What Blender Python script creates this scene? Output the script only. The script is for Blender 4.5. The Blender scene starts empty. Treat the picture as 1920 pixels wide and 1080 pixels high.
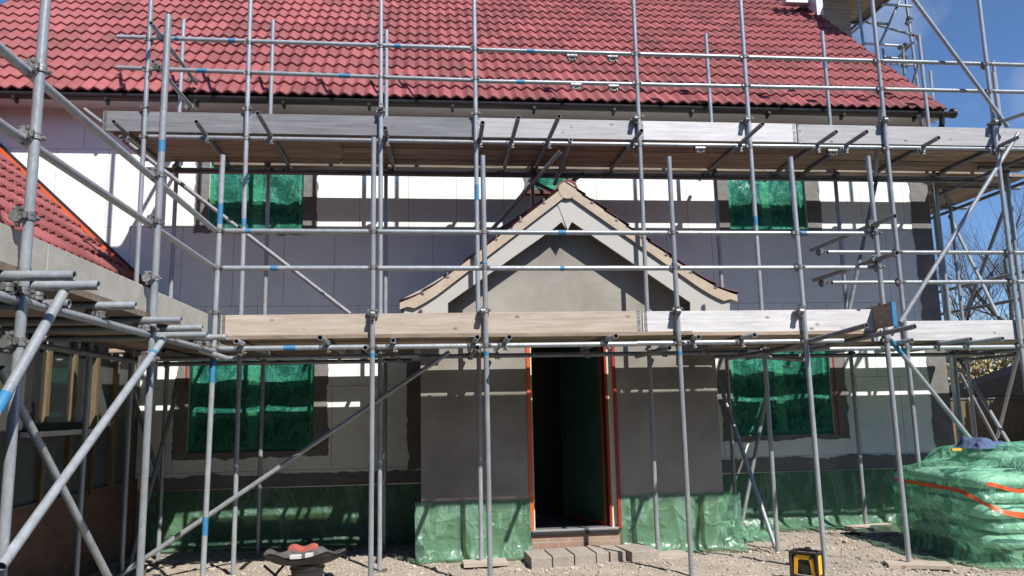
import bpy, bmesh, math, random
from mathutils import Vector, Matrix, noise
random.seed(7)
S = bpy.context.scene
COL = S.collection
# ------------------------------------------------------------------ camera, sky, sun
F_PX, PITCH, YAW, ROLL = 1450.15, .1556, .1092, -.0211
_cy, _sy, _cp, _sp = math.cos(YAW), math.sin(YAW), math.cos(PITCH), math.sin(PITCH)
FW = Vector((_sy*_cp, _cy*_cp, _sp)); _rt = Vector((_cy, -_sy, 0)); _up = _rt.cross(FW)
_c, _s = math.cos(ROLL), math.sin(ROLL)
RT = _c*_rt + _s*_up; UP = -_s*_rt + _c*_up
cam = bpy.data.cameras.new('camera'); camo = bpy.data.objects.new('camera', cam); COL.objects.link(camo)
m = Matrix((RT, UP, -FW)).transposed().to_4x4(); camo.matrix_world = m
cam.sensor_width = 36; cam.lens = F_PX/1920*36; cam.clip_end = 3000; cam.clip_start = .05
S.camera = camo
SUN_D = Vector((-.58, 1, -1.3)).normalized()
el = math.asin(-SUN_D.z); az = math.atan2(-SUN_D.x, -SUN_D.y)
w = bpy.data.worlds.new('World'); S.world = w; w.use_nodes = True
nt = w.node_tree; bg = nt.nodes['Background']
sky = nt.nodes.new('ShaderNodeTexSky'); sky.sky_type = 'NISHITA'; sky.sun_disc = False
sky.sun_elevation = el; sky.sun_rotation = az; sky.air_density = 1.0; sky.dust_density = .05; sky.ozone_density = 8; sky.altitude = 1500
tcw = nt.nodes.new('ShaderNodeTexCoord'); cn = nt.nodes.new('ShaderNodeTexNoise'); cn.inputs['Scale'].default_value = 7; cn.inputs['Detail'].default_value = 6; nt.links.new(tcw.outputs['Generated'], cn.inputs[0])
cr_ = nt.nodes.new('ShaderNodeMapRange'); cr_.inputs[1].default_value = .56; cr_.inputs[2].default_value = .85; cr_.inputs[4].default_value = .5; nt.links.new(cn.outputs[0], cr_.inputs[0])
cm_ = nt.nodes.new('ShaderNodeMix'); cm_.data_type = 'RGBA'; nt.links.new(cr_.outputs[0], cm_.inputs[0]); nt.links.new(sky.outputs[0], cm_.inputs[6]); cm_.inputs[7].default_value = (5.5, 6, 6.8, 1); nt.links.new(cm_.outputs[2], bg.inputs[0]); bg.inputs[1].default_value = .105
sl = bpy.data.lights.new('sun', 'SUN'); sl.energy = 5.0; sl.angle = math.radians(.53); sl.color = (1, .955, .89)
so = bpy.data.objects.new('sun', sl); COL.objects.link(so); so.rotation_euler = SUN_D.to_track_quat('-Z', 'Y').to_euler()
S.view_settings.view_transform = 'Standard'; S.view_settings.look = 'None'; S.view_settings.gamma = 1
S.view_settings.exposure = 0.5
S.render.engine = 'CYCLES'; S.cycles.max_bounces = 8; S.cycles.diffuse_bounces = 1; S.cycles.transparent_max_bounces = 12

# ------------------------------------------------------------------ helpers
def ray(x, y): return FW + RT*((x-960)/F_PX) - UP*((y-540)/F_PX)
def aY(x, y, Y): r = ray(x, y); return r*(Y/r.y)
def aX(x, y, X): r = ray(x, y); return r*(X/r.x)
def aZ(x, y, Z): r = ray(x, y); return r*(Z/r.z)
G = -1.56          # ground level below the camera
A, B, I, W, P = 7.235, 8.19, 9.27, 9.8, 8.5   # scaffold rows, house wall, porch wall
XA = [-1.9, -.512, .535, 2.39, 3.686, 4.53]
XB = [-2.98, -1.93, -.508, .531, 2.385, 3.688, 5.357, 6.751]
def tag(o, label=None, cat=None, group=None, kind=None):
    if label: o['label'] = label
    if cat: o['category'] = cat
    if group: o['group'] = group
    if kind: o['kind'] = kind
    return o
WL = {}
def empty(name, loc, label=None, cat=None, group=None):
    o = bpy.data.objects.new(name, None); COL.objects.link(o); o.location = loc; o.empty_display_size = .2
    WL[o] = Vector(loc); return tag(o, label, cat, group)
def link(name, me, parent=None, loc=(0, 0, 0), rot=None):
    o = bpy.data.objects.new(name, me); COL.objects.link(o); loc = Vector(loc); WL[o] = loc
    if parent: o.parent = parent; o.location = loc - WL[parent]
    else: o.location = loc
    if rot is not None: o.rotation_euler = rot
    return o
class MB:
    def __init__(s): s.v = []; s.f = []; s.m = []; s.sm = []; s.t = []
    def add(s, vs, fs, mi=0, smooth=False, tint=0.5):
        b = len(s.v); s.v += [tuple(v) for v in vs]
        for f in fs: s.f.append([b+i for i in f]); s.m.append(mi); s.sm.append(smooth); s.t.append(tint)
    def box(s, x0, x1, y0, y1, z0, z1, mi=0, tint=.5):
        s.add([(x0,y0,z0),(x1,y0,z0),(x1,y1,z0),(x0,y1,z0),(x0,y0,z1),(x1,y0,z1),(x1,y1,z1),(x0,y1,z1)],
              [(3,2,1,0),(4,5,6,7),(0,1,5,4),(1,2,6,5),(2,3,7,6),(3,0,4,7)], mi, False, tint)
    def tube(s, p, q, r, r2=None, n=14, hollow=False, mi=0, caps=True):
        p, q = Vector(p), Vector(q); d = (q-p).normalized(); r2 = r if r2 is None else r2
        a = d.orthogonal().normalized(); b = d.cross(a); k = len(s.v)
        cs = [(math.cos(2*math.pi*i/n), math.sin(2*math.pi*i/n)) for i in range(n)]
        s.v += [tuple(p+(a*c+b*t)*r) for c, t in cs] + [tuple(q+(a*c+b*t)*r2) for c, t in cs]
        for i in range(n):
            j = (i+1) % n; s.f.append([k+i, k+j, k+n+j, k+n+i]); s.m.append(mi); s.sm.append(True); s.t.append(.5)
        def ring(base, rad): k3 = len(s.v); s.v.extend([tuple(base+(a*c+b*t)*rad) for c, t in cs]); return k3
        def face(f, sm=False): s.f.append(f); s.m.append(mi); s.sm.append(sm); s.t.append(.5)
        if hollow:
            ri = r-.0045; dep = min(.12, (q-p).length*.3)
            for base, dd, sg in ((p, d, 1), (q, -d, -1)):
                o1, i1 = ring(base, r), ring(base, ri); a1, b1 = ring(base, ri), ring(base+dd*dep, ri)
                for i in range(n):
                    j = (i+1) % n
                    face([o1+j, o1+i, i1+i, i1+j][::sg]); face([a1+j, a1+i, b1+i, b1+j][::sg], True)
                face([b1+i for i in range(n)][::-sg])
        elif caps:
            k3 = ring(p, r); face([k3+i for i in range(n)][::-1]); k3 = ring(q, r2); face([k3+i for i in range(n)])
    def prism(s, pts, y0, y1, mi=0, axis='y'):
        n = len(pts)
        if axis == 'y': f = lambda p, d: (p[0], d, p[1])
        elif axis == 'x': f = lambda p, d: (d, p[0], p[1])
        else: f = lambda p, d: (p[0], p[1], d)
        vs = [f(p, y0) for p in pts] + [f(p, y1) for p in pts]
        fs = [list(range(n)), list(range(2*n-1, n-1, -1))] + [(i+n, (i+1) % n+n, (i+1) % n, i) for i in range(n)]
        s.add(vs, fs, mi)
    def me(s, name, mats, org=(0, 0, 0), fix=True, bevel=0):
        me = bpy.data.meshes.new(name); o = Vector(org)
        me.from_pydata([tuple(Vector(v)-o) for v in s.v], [], s.f); me.update()
        for mt in (mats if isinstance(mats, (list, tuple)) else [mats]): me.materials.append(mt)
        at = me.attributes.new('tint', 'FLOAT', 'FACE')
        for i, p in enumerate(me.polygons): p.material_index = s.m[i]; p.use_smooth = s.sm[i]; at.data[i].value = s.t[i]
        if fix or bevel:
            bm = bmesh.new(); bm.from_mesh(me)
            if fix: bmesh.ops.recalc_face_normals(bm, faces=bm.faces)
            if bevel: bmesh.ops.bevel(bm, geom=bm.edges[:], offset=bevel, segments=2, affect='EDGES', profile=.6)
            bm.to_mesh(me); bm.free()
        return me
    def build(s, name, mats, parent=None, org=None, **k):
        if org is None:
            xs = [v[0] for v in s.v]; ys = [v[1] for v in s.v]; zs = [v[2] for v in s.v]
            org = ((min(xs)+max(xs))/2, (min(ys)+max(ys))/2, min(zs))
        return link(name, s.me(name, mats, org, **k), parent, org)
def N(x, y=0, z=0, s=1): return noise.noise(Vector((x*s, y*s, z*s)))

# ------------------------------------------------------------------ materials
def mat(name, c1, c2=None, rough=.6, metal=0, scale=6, stretch=(1, 1, 1), bump=0, bscale=40, tint=0, rnd=0, spots=None, spec=.5, fine=0, det=5):
    mt = bpy.data.materials.new(name); mt.use_nodes = True; n = mt.node_tree; L = n.links; b = n.nodes['Principled BSDF']
    tc = n.nodes.new('ShaderNodeTexCoord'); mp = n.nodes.new('ShaderNodeMapping'); mp.inputs['Scale'].default_value = stretch
    oi = n.nodes.new('ShaderNodeObjectInfo')
    ad = n.nodes.new('ShaderNodeVectorMath'); ad.operation = 'ADD'
    sc = n.nodes.new('ShaderNodeVectorMath'); sc.operation = 'SCALE'; sc.inputs[0].default_value = (37, 19, 53)
    L.new(oi.outputs['Random'], sc.inputs['Scale']); L.new(tc.outputs['Object'], ad.inputs[0]); L.new(sc.outputs[0], ad.inputs[1])
    L.new(ad.outputs[0], mp.inputs[0])
    nz = n.nodes.new('ShaderNodeTexNoise'); nz.inputs['Scale'].default_value = scale; nz.inputs['Detail'].default_value = det; nz.inputs['Roughness'].default_value = .62
    L.new(mp.outputs[0], nz.inputs[0])
    mr = n.nodes.new('ShaderNodeMapRange'); mr.inputs[1].default_value = .3; mr.inputs[2].default_value = .7; L.new(nz.outputs[0], mr.inputs[0])
    mx = n.nodes.new('ShaderNodeMix'); mx.data_type = 'RGBA'; mx.inputs[6].default_value = (*c1, 1); mx.inputs[7].default_value = (*(c2 or c1), 1)
    L.new(mr.outputs[0], mx.inputs[0]); out = mx.outputs[2]
    def scale_by(src, amt, lo=None):
        nonlocal out
        m2 = n.nodes.new('ShaderNodeMapRange'); m2.inputs[3].default_value = 1-amt; m2.inputs[4].default_value = 1+amt; L.new(src, m2.inputs[0])
        v = n.nodes.new('ShaderNodeVectorMath'); v.operation = 'SCALE'; L.new(out, v.inputs[0]); L.new(m2.outputs[0], v.inputs['Scale']); out = v.outputs[0]
    if tint:
        a = n.nodes.new('ShaderNodeAttribute'); a.attribute_name = 'tint'; scale_by(a.outputs['Fac'], tint)
    if rnd: scale_by(oi.outputs['Random'], rnd)
    if fine:
        n2 = n.nodes.new('ShaderNodeTexNoise'); n2.inputs['Scale'].default_value = bscale; n2.inputs['Detail'].default_value = 3; L.new(tc.outputs['Object'], n2.inputs[0]); scale_by(n2.outputs[0], fine)
    if spots:   # (colour, scale, threshold)
        vo = n.nodes.new('ShaderNodeTexVoronoi'); vo.inputs['Scale'].default_value = spots[1]
        mp2 = n.nodes.new('ShaderNodeMapping'); mp2.inputs['Scale'].default_value = tuple(.35+.65*min(1, q/3) if q < 3 else 1 for q in stretch)
        L.new(ad.outputs[0], mp2.inputs[0]); L.new(mp2.outputs[0], vo.inputs[0])
        m3 = n.nodes.new('ShaderNodeMapRange'); m3.inputs[1].default_value = spots[2]; m3.inputs[2].default_value = spots[2]*.35; L.new(vo.outputs['Distance'], m3.inputs[0])
        m4 = n.nodes.new('ShaderNodeMix'); m4.data_type = 'RGBA'; L.new(m3.outputs[0], m4.inputs[0]); L.new(out, m4.inputs[6]); m4.inputs[7].default_value = (*spots[0], 1); out = m4.outputs[2]
    L.new(out, b.inputs['Base Color']); b.inputs['Roughness'].default_value = rough; b.inputs['Metallic'].default_value = metal
    b.inputs['Specular IOR Level'].default_value = spec
    if bump:
        n3 = n.nodes.new('ShaderNodeTexNoise'); n3.inputs['Scale'].default_value = bscale; n3.inputs['Detail'].default_value = 6; L.new(mp.outputs[0], n3.inputs[0])
        bp = n.nodes.new('ShaderNodeBump'); bp.inputs['Strength'].default_value = bump; bp.inputs['Distance'].default_value = .02; L.new(n3.outputs[0], bp.inputs['Height']); L.new(bp.outputs[0], b.inputs['Normal'])
    return mt
def brickmat(name, c1, c2, mortar, bw, bh, ms, rough=.8, soft=.1, bump=.5, off=.5, var=.1):
    mt = bpy.data.materials.new(name); mt.use_nodes = True; n = mt.node_tree; L = n.links; b = n.nodes['Principled BSDF']
    g = n.nodes.new('ShaderNodeNewGeometry'); sx = n.nodes.new('ShaderNodeSeparateXYZ'); L.new(g.outputs['Position'], sx.inputs[0])
    ad = n.nodes.new('ShaderNodeMath'); L.new(sx.outputs[0], ad.inputs[0]); L.new(sx.outputs[1], ad.inputs[1])
    cb = n.nodes.new('ShaderNodeCombineXYZ'); L.new(ad.outputs[0], cb.inputs[0]); L.new(sx.outputs[2], cb.inputs[1])
    mo = n.nodes.new('ShaderNodeVectorMath'); mo.operation = 'ADD'; mo.inputs[1].default_value = (.37, .67+(0 if bh == 1 else .01)+20, 0); L.new(cb.outputs[0], mo.inputs[0])
    br = n.nodes.new('ShaderNodeTexBrick'); L.new(mo.outputs[0], br.inputs[0]); br.inputs['Scale'].default_value = 1
    br.inputs['Brick Width'].default_value = bw; br.inputs['Row Height'].default_value = bh; br.inputs['Mortar Size'].default_value = ms; br.inputs['Mortar Smooth'].default_value = soft
    br.inputs['Color1'].default_value = (*c1, 1); br.inputs['Color2'].default_value = (*c2, 1); br.inputs['Mortar'].default_value = (*mortar, 1); br.offset = off
    nz = n.nodes.new('ShaderNodeTexNoise'); nz.inputs['Scale'].default_value = 3.5; nz.inputs['Detail'].default_value = 8; L.new(g.outputs['Position'], nz.inputs[0])
    mr = n.nodes.new('ShaderNodeMapRange'); mr.inputs[1].default_value = .25; mr.inputs[2].default_value = .75; mr.inputs[3].default_value = 1-var; mr.inputs[4].default_value = 1+var; L.new(nz.outputs[0], mr.inputs[0])
    v = n.nodes.new('ShaderNodeVectorMath'); v.operation = 'SCALE'; L.new(br.outputs[0], v.inputs[0]); L.new(mr.outputs[0], v.inputs['Scale'])
    L.new(v.outputs[0], b.inputs['Base Color']); b.inputs['Roughness'].default_value = rough
    bp = n.nodes.new('ShaderNodeBump'); bp.inputs['Strength'].default_value = bump; bp.inputs['Distance'].default_value = -.004; L.new(br.outputs['Fac'], bp.inputs['Height']); L.new(bp.outputs[0], b.inputs['Normal'])
    return mt
def film(name, col, alpha, rough=.22, tr=.3, bs=5, bumpd=.03, tcol=None, milk=(.5, .75, .62), mk=.5):
    """crumpled translucent plastic film"""
    mt = bpy.data.materials.new(name); mt.use_nodes = True; n = mt.node_tree; L = n.links; b = n.nodes['Principled BSDF']; out = n.nodes['Material Output']
    tc = n.nodes.new('ShaderNodeTexCoord')
    nz = n.nodes.new('ShaderNodeTexNoise'); nz.inputs['Scale'].default_value = bs; nz.inputs['Detail'].default_value = 5; nz.inputs['Distortion'].default_value = 1.6; L.new(tc.outputs['Object'], nz.inputs[0])
    vo = n.nodes.new('ShaderNodeTexVoronoi'); vo.feature = 'DISTANCE_TO_EDGE'; vo.inputs['Scale'].default_value = bs*1.3
    mp = n.nodes.new('ShaderNodeVectorMath'); mp.operation = 'MULTIPLY_ADD'; L.new(nz.outputs['Color'], mp.inputs[0]); mp.inputs[1].default_value = (.35, .35, .35); L.new(tc.outputs['Object'], mp.inputs[2]); L.new(mp.outputs[0], vo.inputs[0])
    m1 = n.nodes.new('ShaderNodeMapRange'); m1.inputs[2].default_value = .12; m1.inputs[3].default_value = 1; m1.inputs[4].default_value = 0; L.new(vo.outputs['Distance'], m1.inputs[0])
    ad = n.nodes.new('ShaderNodeMath'); ad.operation = 'MULTIPLY_ADD'; L.new(m1.outputs[0], ad.inputs[0]); ad.inputs[1].default_value = .25; L.new(nz.outputs[0], ad.inputs[2])
    bp = n.nodes.new('ShaderNodeBump'); bp.inputs['Strength'].default_value = 1; bp.inputs['Distance'].default_value = bumpd; L.new(ad.outputs[0], bp.inputs['Height'])
    b.inputs['Base Color'].default_value = (*col, 1); b.inputs['Roughness'].default_value = rough; L.new(bp.outputs[0], b.inputs['Normal'])
    # doubled-over folds and creases look paler and denser
    wv = n.nodes.new('ShaderNodeTexNoise'); wv.inputs['Scale'].default_value = bs*.9; wv.inputs['Detail'].default_value = 4; wv.inputs['Roughness'].default_value = .6; wv.inputs['Distortion'].default_value = .8
    mw = n.nodes.new('ShaderNodeMapping'); mw.inputs['Scale'].default_value = (1, 1, .45); mw.inputs['Rotation'].default_value = (0, .5, 0); L.new(tc.outputs['Object'], mw.inputs[0]); L.new(mw.outputs[0], wv.inputs[0])
    sb = n.nodes.new('ShaderNodeMath'); sb.operation = 'SUBTRACT'; sb.inputs[1].default_value = .5; L.new(wv.outputs[0], sb.inputs[0]); ab = n.nodes.new('ShaderNodeMath'); ab.operation = 'ABSOLUTE'; L.new(sb.outputs[0], ab.inputs[0])
    mm = n.nodes.new('ShaderNodeMapRange'); mm.interpolation_type = 'SMOOTHSTEP'; mm.inputs[1].default_value = 0; mm.inputs[2].default_value = .055; mm.inputs[3].default_value = mk; mm.inputs[4].default_value = 0; L.new(ab.outputs[0], mm.inputs[0])
    mc = n.nodes.new('ShaderNodeMix'); mc.data_type = 'RGBA'; L.new(mm.outputs[0], mc.inputs[0]); mc.inputs[6].default_value = (*col, 1); mc.inputs[7].default_value = (*milk, 1); L.new(mc.outputs[2], b.inputs['Base Color'])
    t = n.nodes.new('ShaderNodeBsdfTranslucent'); t.inputs[0].default_value = (*[min(1, c*1.5) for c in col], 1); L.new(bp.outputs[0], t.inputs['Normal'])
    x = n.nodes.new('ShaderNodeBsdfTransparent'); tc_ = tcol or [min(1, .35+c*1.2) for c in col]; x.inputs[0].default_value = (*tc_, 1)
    a1 = n.nodes.new('ShaderNodeMixShader'); a1.inputs[0].default_value = tr; L.new(b.outputs[0], a1.inputs[1]); L.new(t.outputs[0], a1.inputs[2])
    # thicker where it folds over itself
    mr = n.nodes.new('ShaderNodeMapRange'); mr.inputs[1].default_value = .3; mr.inputs[2].default_value = .7; mr.inputs[3].default_value = max(0, alpha-.15); mr.inputs[4].default_value = min(1, alpha+.15); L.new(nz.outputs[0], mr.inputs[0])
    am = n.nodes.new('ShaderNodeMath'); am.use_clamp = True; L.new(mr.outputs[0], am.inputs[0]); L.new(mm.outputs[0], am.inputs[1])
    a2 = n.nodes.new('ShaderNodeMixShader'); L.new(am.outputs[0], a2.inputs[0]); L.new(x.outputs[0], a2.inputs[1]); L.new(a1.outputs[0], a2.inputs[2]); L.new(a2.outputs[0], out.inputs[0])
    return mt
M = {}
M['steel'] = mat('galvanised_steel', (.27, .295, .315), (.38, .41, .44), rough=.34, metal=.3, spec=.6, scale=14, stretch=(1, 1, .4), bump=.12, bscale=60, rnd=.12, fine=.18, spots=((.34, .31, .28), 9, .2))
M['steel_dark'] = mat('dark_steel', (.13, .14, .155), (.22, .23, .25), rough=.45, metal=.0, scale=12, bump=.15, rnd=.15, fine=.2)  # darker tone used on some of the tubes
M['clamp'] = mat('coupler_steel', (.12, .12, .12), (.34, .335, .33), rough=.42, metal=.5, scale=40, bump=.3, rnd=.3)
M['blue'] = mat('blue_paint', (.02, .15, .32), (.04, .21, .38), rough=.6, scale=30)
M['red'] = mat('red_paint', (.5, .05, .03), (.4, .04, .03), rough=.5)
M['toe_warm'] = mat('toe_board_timber', (.34, .28, .22), (.49, .425, .355), rough=.8, scale=2.2, stretch=(1, 8, 14), bump=.1, bscale=30, rnd=.06, fine=.06, spots=((.2, .145, .1), 8, .15))
M['toe_white'] = mat('bleached_sheen_timber', (.44, .43, .44), (.66, .65, .655), rough=.7, scale=2, stretch=(1, 8, 14), bump=.1, bscale=30, rnd=.08, fine=.06, spots=((.22, .19, .17), 8, .15))  # pale timber; also the bright end of the upper toe boards' painted sheen
M['toe_grey'] = mat('weathered_grey_timber', (.11, .115, .125), (.2, .205, .22), rough=.7, scale=2, stretch=(1, 9, 16), bump=.12, bscale=30, rnd=.12, fine=.08, spots=((.12, .11, .105), 8, .15))
M['toe_mid'] = mat('sheen_grey_timber', (.28, .28, .29), (.40, .4, .41), rough=.7, scale=2, stretch=(1, 9, 16), bump=.12, bscale=30, rnd=.12, fine=.08, spots=((.12, .11, .105), 8, .15))  # middle step of the upper toe boards' sheen, held in the colour
M['toe_ply'] = mat('pale_board', (.36, .34, .30), (.46, .44, .39), rough=.85, scale=5, stretch=(2, 1, 2), bump=.1, bscale=50, fine=.1, spots=((.36, .3, .24), 8, .1))
M['deck'] = mat('deck_board_timber', (.17, .13, .095), (.36, .28, .21), rough=.85, scale=2.5, stretch=(1, 8, 8), bump=.2, bscale=25, rnd=.38, fine=.1)
M['eps'] = brickmat('insulation_board', (.77, .825, .785), (.81, .865, .825), (.33, .32, .32), .62, 1.0, .003, soft=.0, bump=.3, var=.07)
M['mortar'] = mat('basecoat_mortar', (.155, .15, .145), (.215, .21, .2), rough=.9, scale=5, bump=.6, bscale=12, fine=.15)
M['render'] = mat('porch_render', (.185, .172, .146), (.37, .35, .31), rough=.85, scale=.9, bump=.1, bscale=14, fine=.05, det=6)
M['cream'] = mat('cream_paint', (.42, .408, .38), (.455, .44, .41), rough=.55, scale=3)
M['undercloak'] = mat('verge_mortar', (.40, .325, .25), (.5, .415, .33), rough=.9, scale=8, bump=.2)
M['brick'] = brickmat('plinth_brick', (.33, .19, .14), (.38, .28, .2), (.36, .30, .24), .225, .075, .01, bump=.6, var=.2)
M['brickred'] = brickmat('wing_brick', (.13, .07, .045), (.2, .1, .06), (.13, .1, .08), .225, .075, .01, bump=1, var=.25)
M['tile'] = mat('concrete_roof_tile', (.205, .052, .054), (.275, .075, .076), rough=.7, scale=1.3, bump=.25, bscale=60, tint=.24, fine=.14, det=9, spots=((.13, .07, .055), 2.3, .13))
M['black'] = mat('black_plastic', (.018, .018, .02), (.03, .03, .033), rough=.4, scale=8)
M['dark'] = mat('unlit_plaster', (.03, .03, .028), (.045, .045, .04), rough=.9)  # near-black so that the rooms' darkness sits in the colour
M['soffit'] = mat('soffit_board', (.55, .54, .54), (.6, .59, .59), rough=.5)
M['film'] = film('green_window_film', (.05, .36, .26), .48, tcol=(.40, .80, .66), bumpd=.02, milk=(.16, .5, .38), mk=.3)
M['sheet'] = film('green_dust_sheet', (.20, .40, .28), .50, rough=.26, tcol=(.55, .84, .64), bs=2.6, bumpd=.028, milk=(.4, .62, .48), mk=.28)
M['wrap'] = film('green_pallet_cover', (.20, .52, .35), .36, rough=.18, tcol=(.70, .95, .82), bs=2.6, bumpd=.05, tr=.25, milk=(.5, .8, .64), mk=.3)
M['brown'] = mat('brown_sill', (.10, .035, .028), (.14, .05, .04), rough=.7)
M['pane'] = mat('window_glass', (.03, .035, .035), rough=.08, spec=.8)
M['frame'] = mat('pale_window_frame', (.55, .6, .42), (.62, .66, .48), rough=.4)
M['tape'] = mat('orange_tape', (.66, .12, .035), (.6, .1, .03), rough=.4)
M['tapered'] = mat('red_tape', (.36, .035, .02), (.32, .03, .02), rough=.45)
M['bag'] = mat('paper_bag', (.74, .75, .7), (.84, .84, .8), rough=.6, scale=4, bump=.4, bscale=12)
M['block'] = mat('concrete_block', (.28, .24, .205), (.36, .32, .28), rough=.9, scale=9, bump=.4, bscale=50, rnd=.07, fine=.12)
M['lead'] = mat('lead_flashing', (.34, .36, .4), (.5, .52, .56), rough=.5, metal=.2, scale=10)
M['alu'] = mat('aluminium', (.6, .6, .6), (.68, .68, .68), rough=.35, metal=.8)
M['stud'] = mat('timber_stud', (.11, .08, .045), (.2, .145, .075), rough=.8, scale=3, stretch=(8, 8, 1), bump=.1, rnd=.15)
M['membrane'] = mat('grey_membrane', (.06, .07, .068), (.11, .12, .115), rough=.6, scale=4, bump=.4, bscale=6)

# ------------------------------------------------------------------ ground
def ghf(x, y):
    d = .035*N(x, y, 0, 1.1) + .014*N(x, y, 5, 5) + .006*N(x, y, 3, 17)
    return d
def build_ground():
    mb = MB(); xs = [-400, -120, -50, -20, -10] + [-7+i*.06 for i in range(0, 285)] + [10.5, 13, 18, 30, 60, 150, 400]
    ys = [-60, -20, -5, 0, 3, 5] + [5.8+i*.06 for i in range(0, 72)] + [10.6, 12, 14, 18, 25, 40, 80, 200, 900]
    vs = [(x, y, G + (ghf(x, y) if 5.5 < y < 10.4 and -7 < x < 10.5 else 0)) for y in ys for x in xs]
    n = len(xs); fs = [(j*n+i, j*n+i+1, (j+1)*n+i+1, (j+1)*n+i) for j in range(len(ys)-1) for i in range(n-1)]
    mb.add(vs, fs, 0, True)
    mt = mat('dirt_and_grit', (.25, .213, .17), (.39, .335, .275), rough=.95, scale=2.2, bump=.9, bscale=28, fine=.25, det=9)
    o = link('ground', mb.me('ground', mt, fix=False)); tag(o, kind='structure')
    # loose stones
    st = MB()
    ico = [(0,0,1),(.89,0,.45),(.28,.85,.45),(-.72,.53,.45),(-.72,-.53,.45),(.28,-.85,.45),(.72,.53,-.45),(-.28,.85,-.45),(-.89,0,-.45),(-.28,-.85,-.45),(.72,-.53,-.45),(0,0,-1)]
    fc = [(0,1,2),(0,2,3),(0,3,4),(0,4,5),(0,5,1),(1,6,2),(2,7,3),(3,8,4),(4,9,5),(5,10,1),(6,7,2),(7,8,3),(8,9,4),(9,10,5),(10,6,1),(11,7,6),(11,8,7),(11,9,8),(11,10,9),(11,6,10)]
    rr = random.Random(3)
    for k in range(17000):
        x = rr.uniform(-3.4, 6.8); y = 6.0 + 3.7*rr.random()**1.05
        if P-.1 < y and -.2 < x < 3.4: continue
        r = .004 + .014*rr.random()**2.2 + (.02*rr.random() if rr.random() < .05 else 0)
        if N(x, y, 9, .9) < -.25 and rr.random() < .6: continue
        z = G+ghf(x, y)+r*.25; a = rr.random()*6.28; ca, sa = math.cos(a), math.sin(a); fx, fy, fz = rr.uniform(.8, 1.5), rr.uniform(.7, 1), rr.uniform(.5, .8)
        st.add([(x+(v[0]*fx*ca-v[1]*fy*sa)*r*rr.uniform(.85, 1.15), y+(v[0]*fx*sa+v[1]*fy*ca)*r, z+v[2]*fz*r) for v in ico], fc, 0, False, rr.random())
    ms = mat('grit_stones', (.31, .26, .21), (.46, .4, .33), rough=.9, tint=.35, scale=3)
    s = link('gravel', st.me('gravel', ms, fix=False)); tag(s, 'pale crushed stone and clods scattered over the dirt in front of the porch', 'gravel', kind='stuff')
build_ground()
dw = MB(); dw.box(-60, 60, -60, 5.0, G-.05, G+.006); tag(dw.build('unseen_dark_ground', mat('bounce_dimming_tarmac', (.04, .04, .042), (.065, .064, .062), rough=.9, scale=5, bump=.3, fine=.2)), kind='structure')  # dark surface added out of view to cut light bounced off the ground

# ------------------------------------------------------------------ house
house = empty('house', (.35, W, G), 'detached house clad in pale insulation boards with a red tiled roof and gabled porch', 'house')
ZT = -.86
def wall_holes(mb, x0, x1, z0, z1, y, holes, depth=.12, mi=0, sill=True):
    xs = sorted({x0, x1, *[h[0] for h in holes], *[h[1] for h in holes]}); zs = sorted({z0, z1, *[h[2] for h in holes], *[h[3] for h in holes]})
    for i in range(len(xs)-1):
        for j in range(len(zs)-1):
            cx, cz = (xs[i]+xs[i+1])/2, (zs[j]+zs[j+1])/2
            if any(h[0] < cx < h[1] and h[2] < cz < h[3] for h in holes): continue
            mb.add([(xs[i], y, zs[j]), (xs[i+1], y, zs[j]), (xs[i+1], y, zs[j+1]), (xs[i], y, zs[j+1])], [(0, 1, 2, 3)], mi)
    for a, b, c, d in holes:
        q = [(a, c), (b, c), (b, d), (a, d)]
        for k in range(0 if (sill and c > z0+1e-6) else 1, 4):
            p, r = q[k], q[(k+1) % 4]
            mb.add([(p[0], y, p[1]), (r[0], y, r[1]), (r[0], y+depth, r[1]), (p[0], y+depth, p[1])], [(0, 1, 2, 3)], mi)
WIN = [(-2.74, -1.58, 2.30, 3.45), (1.34, 1.86, 2.88, 3.45), (4.05, 5.15, 2.34, 3.45), (-2.88, -1.40, -.44, .78), (3.93, 5.29, -.40, .78)]
XL, XR = -6.25, 6.95
wl = MB()
wall_holes(wl, XL, XR, ZT, 4.0, W, WIN + [(1.07, 2.06, ZT, .8)])
wl.add([(XR, W, ZT), (XR, 17.4, ZT), (XR, 17.4, 4.0), (XR, 13.6, 7.9), (XR, W, 4.0)], [(0, 1, 2, 3, 4)])
wl.add([(XL, W, ZT), (XL, 17.4, ZT), (XL, 17.4, 4.0), (XL, 13.6, 7.9), (XL, W, 4.0)], [(4, 3, 2, 1, 0)])
wl.add([(XL, 17.4, ZT), (XR, 17.4, ZT), (XR, 17.4, 4.0), (XL, 17.4, 4.0)], [(3, 2, 1, 0)])
wall = wl.build('wall', M['eps'], house, fix=False)
for a, b in ((XL, -.06), (3.2, XR-.03)): pl = MB(); pl.box(a, b, W+.05, W+.3, G-.2, ZT); pl.build('brick_plinth', M['brick'], house)
for a, b in ((-3.5, -.09), (3.24, XR)): tr = MB(); tr.box(a, b, W-.014, W+.02, ZT-.012, ZT-.002); tr.build('base_rail', M['alu'], house)
# interior shell (the rooms' darkness is put into the wall colour)
it = MB(); it.box(XL+.3, XR-.3, W+.14, 17.2, G+.2, 3.9); iw = it.build('interior_wall', M['dark'], house, fix=False)

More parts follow.
